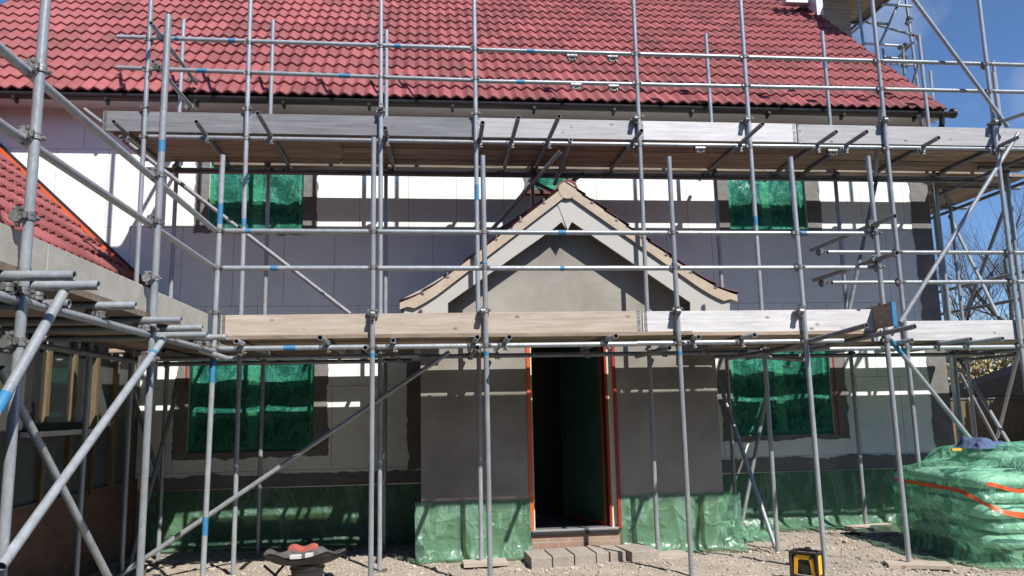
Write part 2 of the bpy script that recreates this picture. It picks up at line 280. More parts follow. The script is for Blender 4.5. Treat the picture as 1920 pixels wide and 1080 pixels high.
def ragged(name, parent, x0, x1, z0, z1, y, jit=.05, hole=None, seed=0, th=.007, jl=True, jr=True, jt=True, jb=True):
    """trowelled basecoat patch with a wavering edge"""
    mb = MB(); pts = []; step = .035
    def edge(p, q, on, k):
        L = math.hypot(q[0]-p[0], q[1]-p[1]); n = max(2, int(L/step)); nx, nz = (q[1]-p[1])/L, -(q[0]-p[0])/L
        for i in range(n):
            t = i/n; d = jit*(1.1*N(t*L*2.2, k, seed)+.55*N(t*L*9, k, seed+5)+.3*N(t*L*30, k, seed+9)) if on else 0
            pts.append((p[0]+(q[0]-p[0])*t+nx*d, p[1]+(q[1]-p[1])*t+nz*d))
    edge((x0, z0), (x1, z0), jb, 1); edge((x1, z0), (x1, z1), jr, 2); edge((x1, z1), (x0, z1), jt, 3); edge((x0, z1), (x0, z0), jl, 4)
    n = len(pts)
    if hole:
        hx0, hx1, hz0, hz1 = hole; inn = []
        for px, pz in pts: inn.append((min(max(px, hx0), hx1), min(max(pz, hz0), hz1)))
        vs = [(p[0], y-th, p[1]) for p in pts] + [(p[0], y-th, p[1]) for p in inn] + [(p[0], y+.002, p[1]) for p in pts]
        fs = [(i, (i+1) % n, n+(i+1) % n, n+i) for i in range(n)] + [((i+1) % n, i, 2*n+i, 2*n+(i+1) % n) for i in range(n)]
        mb.add(vs, fs)
    else:
        xm, zm = (x0+x1)/2, (z0+z1)/2
        vs = [(p[0], y-th, p[1]) for p in pts] + [(p[0], y+.002, p[1]) for p in pts]
        mb.add(vs, [list(range(n))] + [((i+1) % n, i, n+i, n+(i+1) % n) for i in range(n)])
    return mb.build(name, M['mortar'], parent, fix=False)
for k, (a, b, c, d) in enumerate(WIN):
    e = [.17, .10, .17, .17, .17][k]; el_ = {1: .08}.get(k, e)
    ragged('mortar_patch', house, a-el_, b+e+.04*(k in (2, 4)), c-(.07 if k in (3, 4) else .05), d+.1, W, .045, (a, b, c, d), seed=k*7+2)
ragged('mortar_patch', house, XR-.27, XR+.0, ZT, 3.98, W, .045, seed=40, jr=False, jb=False, jt=False)
ragged('mortar_patch', house, 3.26, XR-.27, ZT, ZT+.17, W-.001, .045, seed=50, jb=False, jl=False, jr=False)
ragged('mortar_patch', house, -3.36, -.09, ZT, ZT+.15, W-.001, .045, seed=60, jb=False, jl=False, jr=False)
ragged('mortar_patch', house, -.27, -.09, ZT+.16, .62, W-.002, .04, seed=70, jr=False, jt=False)

def filmgrid(mb, x0, x1, z0, z1, y, amp, seed, nx=46, nz=40, slack=0):
    vs = []
    for j in range(nz+1):
        for i in range(nx+1):
            u, v = i/nx, j/nz; e = min(1, 6*min(u, 1-u, v, 1-v))
            x = x0+(x1-x0)*u; z = z0+(z1-z0)*v
            dy = e*amp*(N(x+z*.6, z*1.6, seed, 2.2)*1.3 + .45*abs(N(x*1.5-z, z, seed, 5)) + .2*N(x, z, seed, 13)) - slack*math.sin(math.pi*u)*(1-v)**3
            vs.append((x+.012*N(z, u, seed, 4), y+dy, z+.015*N(x, v, seed, 6)*(1 if j in (0, nz) else .3)))
    n = nx+1; mb.add(vs, [(j*n+i, j*n+i+1, (j+1)*n+i+1, (j+1)*n+i) for j in range(nz) for i in range(nx)], 0, True)
wl_lab = ['upper left window', 'small window behind the porch ridge', 'upper right window', 'ground floor left window', 'ground floor right window']
for k, (a, b, c, d) in enumerate(WIN):
    org = ((a+b)/2, W+.07, c)
    f = MB(); t = .062; y0, y1 = W+.06, W+.125
    f.box(a, a+t, y0, y1, c, d); f.box(b-t, b, y0, y1, c, d); f.box(a+t, b-t, y0, y1, c, c+t); f.box(a+t, b-t, y0, y1, d-t, d)
    xm = (a+b)/2
    if k != 1: f.box(xm-.06, xm+.06, y0+.002, y1, c+t, d-t)
    wn = f.build('window', M['frame'], house, org=org)
    g = MB(); g.box(a+t, b-t, y0+.03, y0+.034, c+t, d-t); g.build('pane', M['pane'], wn)
    fm = MB(); filmgrid(fm, a-.015, b+.015, c-.01, d, W+.028, .035, k*3+1); fo = fm.build('protective_film', M['film'], wn, fix=False)
    if k == 1:
        s_ = MB(); s_.box(a-.1, b+.12, W-.05, W+.02, c-.10, c-.035); s_.build('sill', M['brown'], wn)
# red edge tape beside ground floor windows
for xx, z0, z1 in ((-2.93, .35, .66), (5.335, -.42, .66)):
    t_ = MB(); t_.box(xx, xx+.022, W-.012, W-.004, z0, z1); t_.build('edge_tape', M['tapered'], house)

# tiled roofs -----------------------------------------------------
def tiled(mb, x0, x1, org_y, org_z, length, slope, wave=.156, gauge=.345, flip=None, amp=.021, th=.026, seed=1, kick=0):
    """tile courses running along local x; y0,z0 = lower edge; flip maps (x, y, z) -> world"""
    cs, sn = math.cos(slope), math.sin(slope); nrow = int(length/gauge)+1; rr = random.Random(seed)
    seg = 10; nw = int(round((x1-x0)/wave)); prof = []
    for i in range(nw*seg+1):
        ph = (i % seg)/seg
        h = math.sin(2*math.pi*ph)*.6+.4*math.sin(2*math.pi*ph)**3 if True else 0
        prof.append((x0+(x1-x0)*i/(nw*seg), h*amp))
    for r in range(nrow):
        s0 = r*gauge; s1 = min((r+1)*gauge+.03, length+.03); rowj = rr.uniform(-.003, .003)
        tin = [rr.random() for _ in range(nw+2)]; jit = [rr.uniform(-.006, .006) for _ in range(nw+2)]
        ofs = 0
        vs = []; rows = [(s0, 0, -th), (s0, 1, 0), (s0+gauge*.5, 1, 0), (s1, 1, 0)]
        for (s_, k, dz) in rows:
            for i, (x, h) in enumerate(prof):
                ti = (i//(2*seg)); sj = s_+jit[ti]+rowj; hn = h + th*(1-(s_-s0)/gauge) + dz
                y, z = sj*cs-hn*sn, sj*sn+hn*cs
                if kick and sj < 0.6: z += kick*(1-sj/.6)**2
                v = (x, org_y+y, org_z+z); vs.append(flip(v) if flip else v)
        n = len(prof); base = len(mb.v); mb.v += vs
        for j in range(3):
            for i in range(n-1):
                mb.f.append([base+j*n+i, base+j*n+i+1, base+(j+1)*n+i+1, base+(j+1)*n+i]); mb.m.append(0); mb.sm.append(j > 0)
                mb.t.append(tin[i//(2*seg)])
rf = MB(); tiled(rf, -6.4, 7.06, 9.38, 3.93, 6.1, math.radians(45), seed=5)
roof = rf.build('roof', M['tile'], house, fix=False)
bk = MB(); ridge_y, ridge_z = 9.38+6.1*.7071, 3.93+6.1*.7071
bk.add([(-6.4, ridge_y, ridge_z), (7.06, ridge_y, ridge_z), (7.06, 2*ridge_y-9.38, 3.93), (-6.4, 2*ridge_y-9.38, 3.93)], [(0, 1, 2, 3)])
bk.build('rear_roof_slope', M['tile'], roof, fix=False)
rd = MB()
for i in range(30): rd.tube((-6.4+i*.45, ridge_y, ridge_z), (-6.4+(i+1)*.45-.01, ridge_y, ridge_z+.01), .12, .125, n=12)
rd.build('ridge_tile', M['tile'], roof)
fu = MB(); fu.add([(-6.38, 9.43, 3.9), (7.04, 9.43, 3.9), (7.04, ridge_y, ridge_z-.07), (-6.38, ridge_y, ridge_z-.07)], [(0, 1, 2, 3)]); fu.build('roof_underlay', M['black'], roof, fix=False)
# verge undercloak at the right gable
vg = MB(); vg.prism([(9.40, 3.88), (ridge_y, ridge_z-.09), (ridge_y, ridge_z-.03), (9.40, 3.93)], 6.96, 7.05, axis='x'); vg.build('verge', M['undercloak'], roof)
# fascia, gutter, soffit
fa = MB(); fa.box(-6.3, 7.03, 9.47, 9.495, 3.85, 3.93); fa.build('fascia', M['black'], house)
sf = MB(); sf.box(-6.3, 7.03, 9.47, W+.02, 3.835, 3.85); sf.build('soffit', M['soffit'], house)
gu = MB(); npt = 10; gr = .062; gy, gz = 9.405, 3.885
for i in range(npt):
    a0, a1 = math.pi*i/npt, math.pi*(i+1)/npt
    for rr_, s in ((gr, 1), (gr-.004, -1)):
        p = [(gy-rr_*math.cos(a0), gz-rr_*math.sin(a0)), (gy-rr_*math.cos(a1), gz-rr_*math.sin(a1))]
        gu.add([(-6.45, p[0][0], p[0][1]), (7.16, p[0][0], p[0][1]), (7.16, p[1][0], p[1][1]), (-6.45, p[1][0], p[1][1])], [(0, 1, 2, 3)], 0, True)
gu.tube((7.14, gy, gz-.002), (7.19, gy, gz-.002), .068, n=18)
gutter = gu.build('gutter', M['black'], house, fix=False)
for i in range(13):
    x = -6 + i*1.05
    g = MB(); g.prism([(9.36, 3.84), (9.36, 3.81), (9.42, 3.80), (9.468, 3.775), (9.468, 3.84)], x, x+.035, axis='x'); g.build('gutter_bracket', M['black'], gutter)
dp = MB()
dp.tube((7.0, gy, gz-.05), (7.0, gy+.02, 3.72), .036); dp.tube((7.0, gy+.02, 3.72), (7.02, 9.72, 3.5), .036); dp.tube((7.02, 9.72, 3.5), (7.02, 9.72, 3.2), .036)
dp.build('downpipe', M['black'], gutter)
# chimney
ch = MB(); ch.box(6.93, 7.62, 12.35, 13.3, G, 9.6); chm = ch.build('chimney', M['brick'], house)
fl = MB(); fl.prism([(12.0, 6.72), (12.34, 7.06), (12.34, 7.45), (12.15, 7.2), (12.0, 7.0)], 6.80, 6.92, axis='x'); fl.box(6.35, 6.92, 12.2, 12.345, 7.06, 7.34); fl.build('flashing', M['lead'], chm)

# ------------------------------------------------------------------ wing (left)
WX = -3.42
wing_e = MB(); wing_e.box(WX-.1, WX, 1.0, W-.01, G-.1, -.72)
wing_e.build('wing_plinth', M['brickred'], house)
ww = MB(); ww.box(WX-.1, WX-.03, 1.0, W-.01, -.72, 1.5); ww.build('wing_wall', M['membrane'], house)
for i in range(15):
    y = 2.2+i*.52; s_ = MB(); s_.box(WX-.03, WX+.02, y, y+.055, -.78+.03*random.random(), 1.5); s_.build('batten', M['stud'], house)
wwin = MB(); y0, y1 = 7.1, 8.25
wwin.box(WX-.025, WX+.035, y0, y0+.07, -.1, 1.2); wwin.box(WX-.025, WX+.035, y1-.07, y1, -.1, 1.2); wwin.box(WX-.025, WX+.035, y0+.07, y1-.07, -.1, -.03); wwin.box(WX-.025, WX+.035, y0+.07, y1-.07, 1.13, 1.2)
wf = wwin.build('window', M['black'], house); g = MB(); g.box(WX-.02, WX-.01, y0+.07, y1-.07, -.03, 1.13); g.build('pane', M['pane'], wf)
s_ = MB(); s_.box(WX, WX+.07, y0-.08, y1+.08, -.15, -.105); s_.build('sill', M['soffit'], wf)
# torn white membrane strips hanging from the eaves
for i in range(16):
    y = 4.2+i*.34+random.uniform(-.08, .08); wdt = random.uniform(.08, .15); h = random.uniform(.15, .45); s_ = MB(); pts = []
    n = 7
    for j in range(n+1): pts.append((y+wdt*j/n, .98-h*random.uniform(.5, 1)*(1 if j % 2 else .6)))
    pts += [(y+wdt, 1.32), (y, 1.32)]
    s_.prism(pts, WX+.035, WX+.04, axis='x'); s_.build('membrane_flap', M['soffit'], house)
wr = MB(); sl_ = math.radians(43.6)
ex, ez = -3.22, 1.33
tiled(wr, .6, W-.03, 0, 0, 5.2, sl_, flip=lambda v: (ex-v[1], v[0], ez+v[2]), seed=9, gauge=.345)
wr.add([(ex-.02, .6, ez-.04), (ex-.02, W-.03, ez-.04), (ex-3.6, W-.03, ez-.04+3.6*.952), (ex-3.6, .6, ez-.04+3.6*.952)], [(0, 1, 2, 3)])
wroof = wr.build('wing_roof', M['tile'], house, fix=False)
vt = MB()   # orange tape and black trim along the abutment
def slopebox(a, b, y0, y1, mi):  # strip offset a..b above the roof plane
    q = []
    for yy in (y0, y1):
        for (u, o) in ((-.15, a), (3.4, a), (3.4, b), (-.15, b)): q.append((ex-u+o*.69, yy, ez+u*.952+o*.724))
    vt.add(q, [(0, 1, 2, 3), (7, 6, 5, 4), (0, 4, 5, 1), (1, 5, 6, 2), (2, 6, 7, 3), (3, 7, 4, 0)], mi)
slopebox(.0, .05, W-.065, W-.03, 0); vt.build('orange_edge_strip', M['tape'], wroof)
vt = MB(); slopebox(.04, .085, W-.029, W-.003, 0); vt.build('abutment_trim', M['black'], wroof)
# back and far side of the wing
wb = MB(); wb.box(-9.4, WX-.15, 1.05, 1.1, G, 1.5); wb.add([(WX-.15, 1.05, 1.5), (-9.4, 1.05, 1.5), (-6.4, 1.05, 4.3)], [(0, 1, 2)]); wb.build('wing_gable', M['eps'], house, fix=False)
gt = MB(); gt.tube((ex+.05, .6, ez-.03), (ex+.05, W-.05, ez-.03), .055, n=12); gt.build('wing_gutter', M['black'], house)

# ------------------------------------------------------------------ porch
porch_front = MB(); DX0, DX1, DZ0, DZ1 = 1.085, 2.045, -1.29, .80
PX0, PX1 = -.085, 3.235
zc = -.99
wall_holes(porch_front, PX0, PX1, zc, 1.15, P, [(DX0, DX1, zc-.0, DZ1)], depth=.2, sill=False)
porch_front.add([(PX0, P, 1.15), (PX1, P, 1.15), (PX1-.1, P, 1.25), (1.56, P, 2.28), (PX0+.1, P, 1.25)], [(0, 1, 2, 3, 4)])
porch_front.add([(PX0, P, zc), (PX0, W, zc), (PX0, W, 1.15), (PX0, P, 1.15)], [(3, 2, 1, 0)]); porch_front.add([(PX1, P, zc), (PX1, W, zc), (PX1, W, 1.15), (PX1, P, 1.15)], [(0, 1, 2, 3)])
porch = porch_front.build('porch_wall', M['render'], house, fix=False)
pb = MB(); pb.box(PX0+.03, DX0-.0, P+.03, P+.25, G-.1, zc); pb.box(DX1, PX1-.03, P+.03, P+.25, G-.1, zc); pb.box(DX0, DX1, P-.01, P+.25, G-.1, DZ0-.045)
pb.box(PX0+.03, PX0+.2, P+.25, W, G-.1, zc); pb.box(PX1-.2, PX1-.03, P+.25, W, G-.1, zc)
pb.build('porch_plinth', M['brick'], house)
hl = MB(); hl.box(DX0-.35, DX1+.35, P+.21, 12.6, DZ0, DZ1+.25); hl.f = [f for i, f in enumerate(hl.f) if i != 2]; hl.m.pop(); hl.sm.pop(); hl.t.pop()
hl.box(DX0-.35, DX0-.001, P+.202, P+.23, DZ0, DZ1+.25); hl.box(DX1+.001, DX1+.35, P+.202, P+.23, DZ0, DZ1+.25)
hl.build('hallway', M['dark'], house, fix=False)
# door frame, tape, threshold, open door
df = MB(); df.box(DX0, DX0+.05, P+.05, P+.12, DZ0, DZ1); df.box(DX1-.06, DX1, P+.05, P+.12, DZ0, DZ1); df.box(DX0+.05, DX1-.06, P+.05, P+.12, DZ1-.06, DZ1)
dframe = df.build('door_frame', M['frame'], house)
for (a, b, y0, y1) in ((DX0-.012, DX0+.03, P-.012, P+.125), (DX1-.006, DX1+.026, P-.012, P+.03)):
    t_ = MB(); t_.box(a, b, y0, y1, DZ0, DZ1); t_.build('edge_tape', M['tape'] if a < 1.5 else M['tapered'], dframe)
t_ = MB(); t_.box(DX1-.085, DX1-.06, P+.045, P+.10, DZ0+.02, DZ1); t_.build('edge_tape', M['tapered'], dframe)
th_ = MB(); th_.box(DX0+.0, DX1, P-.035, P+.16, DZ0-.045, DZ0-.008); th_.build('threshold', M['black'], dframe, bevel=.004)
t_ = MB(); t_.box(DX0+.01, DX1-.01, P-.02, P+.12, DZ0-.008, DZ0+.012); t_.build('threshold_strip', M['alu'], dframe, bevel=.003)
door = MB(); ang = math.radians(66); hx, hy = DX1-.07, P+.13
def dpt(u, t, z): return (hx-math.cos(ang)*u+math.sin(ang)*t, hy+math.sin(ang)*u+math.cos(ang)*t, z)
def dbox(mb, u0, u1, t0, t1, z0, z1):
    mb.add([dpt(u0, t0, z0), dpt(u1, t0, z0), dpt(u1, t1, z0), dpt(u0, t1, z0), dpt(u0, t0, z1), dpt(u1, t0, z1), dpt(u1, t1, z1), dpt(u0, t1, z1)],
           [(3,2,1,0),(4,5,6,7),(0,1,5,4),(1,2,6,5),(2,3,7,6),(3,0,4,7)])
dbox(door, 0, .84, -.044, 0, DZ0+.02, DZ1-.02); M['door'] = mat('film_covered_door', (.012, .045, .028), (.02, .07, .042), rough=.45, scale=3, bump=.4, bscale=6)
dr = door.build('door', M['door'], house)
t_ = MB(); dbox(t_, .0, .03, -.05, -.0445, DZ0+.02, DZ1-.02); dbox(t_, .03, .84, -.05, -.0445, DZ0+.02, DZ0+.045); t_.build('edge_tape', M['tapered'], dr)
hd = MB(); hd.tube(dpt(.77, -.05, -.25), dpt(.77, -.1, -.25), .01); hd.tube(dpt(.77, -.1, -.25), dpt(.66, -.1, -.25), .01); dbox(hd, .75, .79, -.052, -.0445, -.36, -.14); hd.build('handle', M['black'], dr)
# bargeboards
YB = 8.31
def pz(x, y): v = aY(x, y, YB); return (v.x, v.z)
ap = pz(1064, 372)
outL = [pz(1064, 368), pz(1003, 404), pz(920, 460), pz(835, 515), pz(795, 540), pz(757, 559), pz(757, 640)]
inL = [pz(840, 640), pz(840, 568), pz(1035, 431), pz(1053, 416), pz(1061, 428)]
outR = [pz(1064, 368), pz(1130, 407), pz(1215, 463), pz(1275, 503), pz(1320, 528), pz(1368, 545), pz(1368, 640)]
inR = [pz(1294, 640), pz(1294, 567), pz(1072, 416), pz(1066, 428)]
bb = MB(); bb.prism([outL[0]]+outL[1:]+inL+[pz(1046, 384)], YB, YB+.03); b1 = bb.build('bargeboard', M['cream'], house)
bb = MB(); bb.prism([pz(1046, 384)]+[pz(1064.5, 432)]+inR[::-1]+outR[::-1], YB-.006, YB+.024); b2 = bb.build('bargeboard', M['cream'], house)
# boxed eaves returns
bx_ = MB(); a_, b_ = pz(757, 559), pz(840, 568)
bx_.box(a_[0], a_[0]+.02, YB+.031, W-.02, .92, b_[1]+.02); bx_.box(pz(1368, 560)[0]-.02, pz(1368, 560)[0], YB+.031, W-.02, .92, b_[1]+.02); bx_.build('eaves_box', M['cream'], house)
# porch roof: tile slopes with kicked eaves, mortar verge, clips
apx = 1.556; topz = aY(1063, 345, YB).z; eL = aY(750, 566, YB); eR = aY(1380, 552, YB); eR2 = eR
KICK = .105
for side in (0, 1):
    e = eL if side == 0 else eR; wdt = abs(apx-e.x); e = Vector((e.x, e.y, e.z-KICK)); sp = math.atan2(topz-e.z, wdt); Lr = wdt/math.cos(sp)
    r_ = MB(); 
    if side == 0: fl_ = lambda v: (e.x+v[1], W+.0-v[0]+8.26, e.z+v[2])
    else: fl_ = lambda v: (e.x-v[1], v[0], e.z+v[2])
    tiled(r_, 8.26, W-.01, 0, 0, Lr, sp, flip=fl_, seed=20+side, gauge=.30, amp=.014, th=.02, kick=KICK)
    pr_ = r_.build('porch_roof', M['tile'], house, fix=False)
    # verge mortar band (bellcast at foot)
    n = 24; top = []; bot = []
    for i in range(n+1):
        u = i/n; x = e.x+(apx-e.x)*u; k_ = KICK*max(0, 1-u*Lr/.6)**2
        zt = e.z+(topz-e.z)*u+k_; top.append((x, zt-.012)); bot.append((x, zt-.135+(.05 if u < .05 else 0)))
    v_ = MB()
    for i in range(n):
        v_.prism([top[i], top[i+1], bot[i+1], bot[i]], YB-.035, YB+.05)
    v_.build('verge', M['undercloak'], pr_)
    sb = MB()   # soffit lining under the tiles
    for i in range(n):
        sb.prism([top[i], top[i+1], (top[i+1][0], top[i+1][1]-.03), (top[i][0], top[i][1]-.03)], YB+.051, W-.005)
    sb.build('soffit', M['black'], pr_)
    for i in range(6):
        u = .13+i*.145; x = e.x+(apx-e.x)*u; z = e.z+(topz-e.z)*u+KICK*max(0, 1-u*Lr/.6)**2
        c_ = MB(); c_.box(x-.005, x+.005, YB-.041, YB-.036, z-.04, z+.02); c_.box(x-.022, x+.022, YB-.045, YB-.0415, z-.026, z-.019); c_.box(x-.006, x+.006, YB-.041, YB+.03, z+.020, z+.025); c_.build('verge_clip', M['clamp'], pr_)
rt_ = MB()
rz0 = topz-.078
def halfround(y0, y1, r0, r1, a0=4, a1=176, n=18):
    for k in range(n):
        p = [math.radians(a0+(a1-a0)*(k+t)/n) for t in (0, 1)]
        rt_.prism([(apx+r*math.cos(a), rz0+r*math.sin(a)) for r, a in ((r1, p[0]), (r1, p[1]), (r0, p[1]), (r0, p[0]))], y0, y1)
for i in range(4): halfround(YB-.046+i*.42, YB-.046+(i+1)*.42-.01, .102, .118+.004*(i % 2))
rdg = rt_.build('ridge_tile', M['tile'], pr_)
rc = MB(); rc.tube((apx, YB-.04, rz0), (apx, YB-.004, rz0), .101, n=28); rc.build('ridge_end', M['undercloak'], pr_)

# ------------------------------------------------------------------ green dust sheets over the plinths
def dust(name, label, x0, x1, y, ztop, seed, flare=.25, wrapx=None, amp=.05):
    mb = MB(); nx = int((x1-x0)/.035); nz = 30; vs = []
    for j in range(nz+1):
        v = j/nz
        for i in range(nx+1):
            x = x0+(x1-x0)*i/nx; h = ztop-(G+.02); z = ztop-h*min(1, v*1.12)
            f_ = max(0, v-.72)/.28; out_ = flare*(f_**1.6)*(.65+.7*N(x, 0, seed, 1.8)); fold = amp*v*(N(x, z*.4, seed, 3.2)+.6*abs(N(x+z*.5, z*.5, seed, 7)))
            yy = y-.012-out_-abs(fold); zz = max(z+.02*N(x, v, seed, 3), G+ghf(x, yy)+.012+.03*abs(N(x, v, seed, 9))*f_)
            if v > .9: zz += .012*abs(N(x, yy, seed, 20))
            vs.append((x+.02*N(z, x, seed, 3)*v, yy, zz))
    n = nx+1; mb.add(vs, [(j*n+i, j*n+i+1, (j+1)*n+i+1, (j+1)*n+i) for j in range(nz) for i in range(nx)], 0, True)
    o = mb.build(name, M['sheet'], None, fix=False); return tag(o, label, 'plastic sheet', 'green plastic sheets taped over the plinth')
dust('plastic_sheet', 'green translucent plastic sheet over the brick plinth left of the open door', -.15, 1.08, P, -.96, 3, .22)
dust('plastic_sheet', 'green translucent plastic sheet over the plinth right of the open door, bunched at its end', 2.07, 3.42, P, -.955, 11, .3)
dust('plastic_sheet', 'green plastic sheet along the foot of the house wall right of the porch', 3.5, 6.98, W+.02, ZT-.012, 23, .3)
dust('plastic_sheet', 'dark green plastic sheet in deep shade along the wall foot left of the porch', -3.35, -.12, W+.02, ZT-.012, 31, .25)

# ------------------------------------------------------------------ scaffold tubes
R = .0242
def coupler_mesh():
    mb = MB()
    for oy, ax in ((0, 'z'), (.054, 'x')):     # two half-shell clamps at right angles, each with flange lugs and an eye bolt
        f = (lambda x, y, z: (x, y, z)) if ax == 'z' else (lambda x, y, z: (z, oy+y, x))
        for a, b in ((-.020, -.003), (.003, .020)): mb.tube(f(0, 0, a), f(0, 0, b), .0305, n=16)
        mb.tube(f(0, 0, -.012), f(0, 0, .012), .0285, n=16)
        for s_ in (-1, 1):
            v = [f(s_*x, y, z) for x in (.028, .048) for y in (-.012, .004) for z in (-.014, .014)]
            mb.add(v, [(0, 1, 3, 2), (4, 6, 7, 5), (0, 4, 5, 1), (2, 3, 7, 6), (0, 2, 6, 4), (1, 5, 7, 3)])
        mb.tube(f(.040, -.034, 0), f(.040, .022, 0), .0065, n=8); mb.tube(f(.040, -.028, 0), f(.040, -.016, 0), .0125, n=6)
        mb.tube(f(-.042, -.004, -.018), f(-.042, -.004, .018), .006, n=8)
    mb.box(-.016, .016, .024, .032, -.016, .016)
    return mb.me('coupler', M['clamp'])
CM = coupler_mesh()
def sleeve_mesh():
    mb = MB(); mb.tube((0, 0, -.06), (0, 0, .06), .031, n=12); mb.tube((0, 0, -.006), (0, 0, .006), .034, n=12); mb.box(.02, .046, -.012, .012, -.05, .05)
    for z in (-.035, .035): mb.tube((.035, -.03, z), (.035, .03, z), .008, n=6)
    return mb.me('sleeve_coupler', M['clamp'])
SM = sleeve_mesh()
def coupler(parent, p, rz=0, rx=0, ry=0): return link('coupler', CM, parent, p, (rx, ry, rz))
def tape(parent, p, q, t, ln=.12, m='blue', r=R):
    p, q = Vector(p), Vector(q); d = (q-p).normalized(); c = p+d*t; mb = MB(); ln *= .7; mb.tube(c-d*ln/2, c+d*ln/2, r+.0012, n=14, caps=False)
    return mb.build('tape_band', M[m], parent, fix=False)
def tube(name, parent, p, q, m='steel', couplers=(), tapes=(), r=R):
    p, q = Vector(p), Vector(q); mb = MB(); mb.tube(p, q, r, hollow=True); o = mb.build(name, M[m], parent, org=tuple(p), fix=False)
    for t in tapes: tape(o, p, q, t[0], t[1] if len(t) > 1 else .12, t[2] if len(t) > 2 else 'blue')
    return o
def pole(parent, x, y, z0, z1, cz=(), lean=(0, 0), m='steel', tapes=(), plate=False, rz=0):
    o = tube('standard', parent, (x-lean[0], y-lean[1], z0), (x+lean[0], y+lean[1], z1), m, tapes=[(t[0]-z0,)+tuple(t[1:]) for t in tapes])
    for z in cz:
        f = (z-z0)/(z1-z0)*2-1; coupler(o, (x+lean[0]*f, y+lean[1]*f, z), rz)
    if plate:
        b = MB(); b.box(x-lean[0]-.075, x-lean[0]+.075, y-.075, y+.075, z0-.012, z0-.004); b.build('base_plate', M['clamp'], o)
    return o
LN, LR2, LR1, LT = .60, 1.69, 1.345, .648      # lower ledger, rails, transom levels
UN, UR2, UR1, UT = 2.93, 4.02, 3.667, 2.978

main = empty('scaffolding', (2.4, B, G), 'two storey run of steel tube scaffolding along the house front with its timber platforms', 'scaffolding')
front = empty('scaffolding', (1.2, A, G), 'lower steel scaffolding bay standing in front of the porch with a double guard rail', 'scaffolding')
wing = empty('scaffolding', (-1.9, 5.6, G), 'nearest scaffolding running toward the viewer along the left wing, with a long pale toe board', 'scaffolding')
gable = empty('scaffolding', (8.0, 10.5, G), 'scaffolding returning round the right gable end toward the chimney against the blue sky', 'scaffolding')

# --- main run, outer row
for i, x in enumerate(XB):
    cz = [UR2, UR1, 3.26, UN] + ([LN, LR2, LR1] if x > 4.6 else ([LN] if x > -2.5 else []))
    tp = {0: [], 1: [(2.0, .12)], 3: [(2.35, .25)], 5: [(2.05, .14)], 6: []}.get(i, [])
    pole(main, x, B, G, 6.6 if i else 6.4, cz, lean=(random.uniform(-.02, .02), 0), tapes=tp, plate=True)
# inner row
for i, (x, zt) in enumerate([(-2.98, 4.83), (-1.91, 4.86), (-.51, 4.77), (3.67, 4.86), (5.3, 4.95), (6.69, 4.95)]):
    pole(main, x, I, G, zt, [UN, LN], rz=math.pi, m='steel' if i != 1 else 'steel', tapes={4: [(4.48, .15)], 3: []}.get(i, []), plate=True)
pole(main, 1.30, I, 2.45, 3.1, [UN], m='steel_dark')
def rail(parent, pts, Y, name='guard_rail', tapes=(), m='steel'):
    p, q = aY(*pts[0], Y), aY(*pts[1], Y)
    return tube(name, parent, p, q, m, tapes=tapes)
o = .055
rail(main, [(220, 69), (893, 91)], B+o, tapes=[(.62, .07), (1.2, .1), (3.0, .1)]); rail(main, [(893, 93), (1990, 124)], B+o, tapes=[(.62, .13)])
rail(main, [(220, 127), (893, 151)], B+o, tapes=[(.88, .15), (2.4, .18)]); rail(main, [(893, 152), (1990, 174)], B+o, tapes=[(.5, .14)])
rail(main, [(262, 256), (900, 267)], B+o, 'ledger', tapes=[]); rail(main, [(900, 267), (1990, 281)], B+o, 'ledger')
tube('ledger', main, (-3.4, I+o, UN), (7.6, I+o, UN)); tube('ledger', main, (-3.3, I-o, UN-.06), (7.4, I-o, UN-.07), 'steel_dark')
rail(main, [(1552, 473), (1990, 474)], B+o); rail(main, [(1560, 530), (1990, 528)], B+o, tapes=[])
tube('ledger', main, (-3.2, B+o, LN-.02), (-.1, B+o, LN-.02), tapes=[(.3, .1)]); tube('ledger', main, (-.1, B+o, LN-.03), (3.5, B+o, LN-.03), 'steel_dark')
tube('ledger', main, (3.5, B+o, LN-.005), (7.6, B+o, LN-.01), tapes=[(1.85, .12)])
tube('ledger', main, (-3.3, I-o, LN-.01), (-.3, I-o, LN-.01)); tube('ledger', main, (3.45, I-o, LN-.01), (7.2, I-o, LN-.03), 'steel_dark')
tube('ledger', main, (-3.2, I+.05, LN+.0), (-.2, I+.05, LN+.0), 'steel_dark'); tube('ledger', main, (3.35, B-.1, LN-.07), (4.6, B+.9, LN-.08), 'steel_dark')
# transoms of the upper lift: front ends stick out past the ledger
for k, (x, y, yb) in enumerate([(213, 228, 9.5), (368, 228, 9.5), (483, 212, 9.5), (722, 240, 9.5), (905, 230, 9.45), (972, 220, 9.5), (1048, 218, 9.45), (1203, 245, 9.6), (1430, 232, 9.65), (1568, 247, 9.65), (1625, 247, 9.6), (1760, 258, 9.6), (1908, 258, 9.6)]):
    p = aZ(x, y, UT+.002*(k % 2)); t_ = tube('transom', main, p, (p.x+random.uniform(-.04, .04), yb, UT), 'steel_dark')
    link('coupler', CM, t_, (p.x, B+o, UN+.001), (0, math.pi/2, math.pi/2)); link('coupler', CM, t_, (p.x, I+o, UN+.001), (0, math.pi/2, math.pi/2))
for x, y in [(1548, 642), (1710, 638), (1820, 636), (1880, 635)]:
    p = aZ(x, y, .64); t_ = tube('transom', main, p, (p.x, 9.5, .64), 'steel'); link('coupler', CM, t_, (p.x, B+o, LN), (0, math.pi/2, math.pi/2))
for x in (-2.6, -1.75, -.75): tube('transom', main, (x, 7.95, .645), (x, 9.5, .645), 'steel_dark')
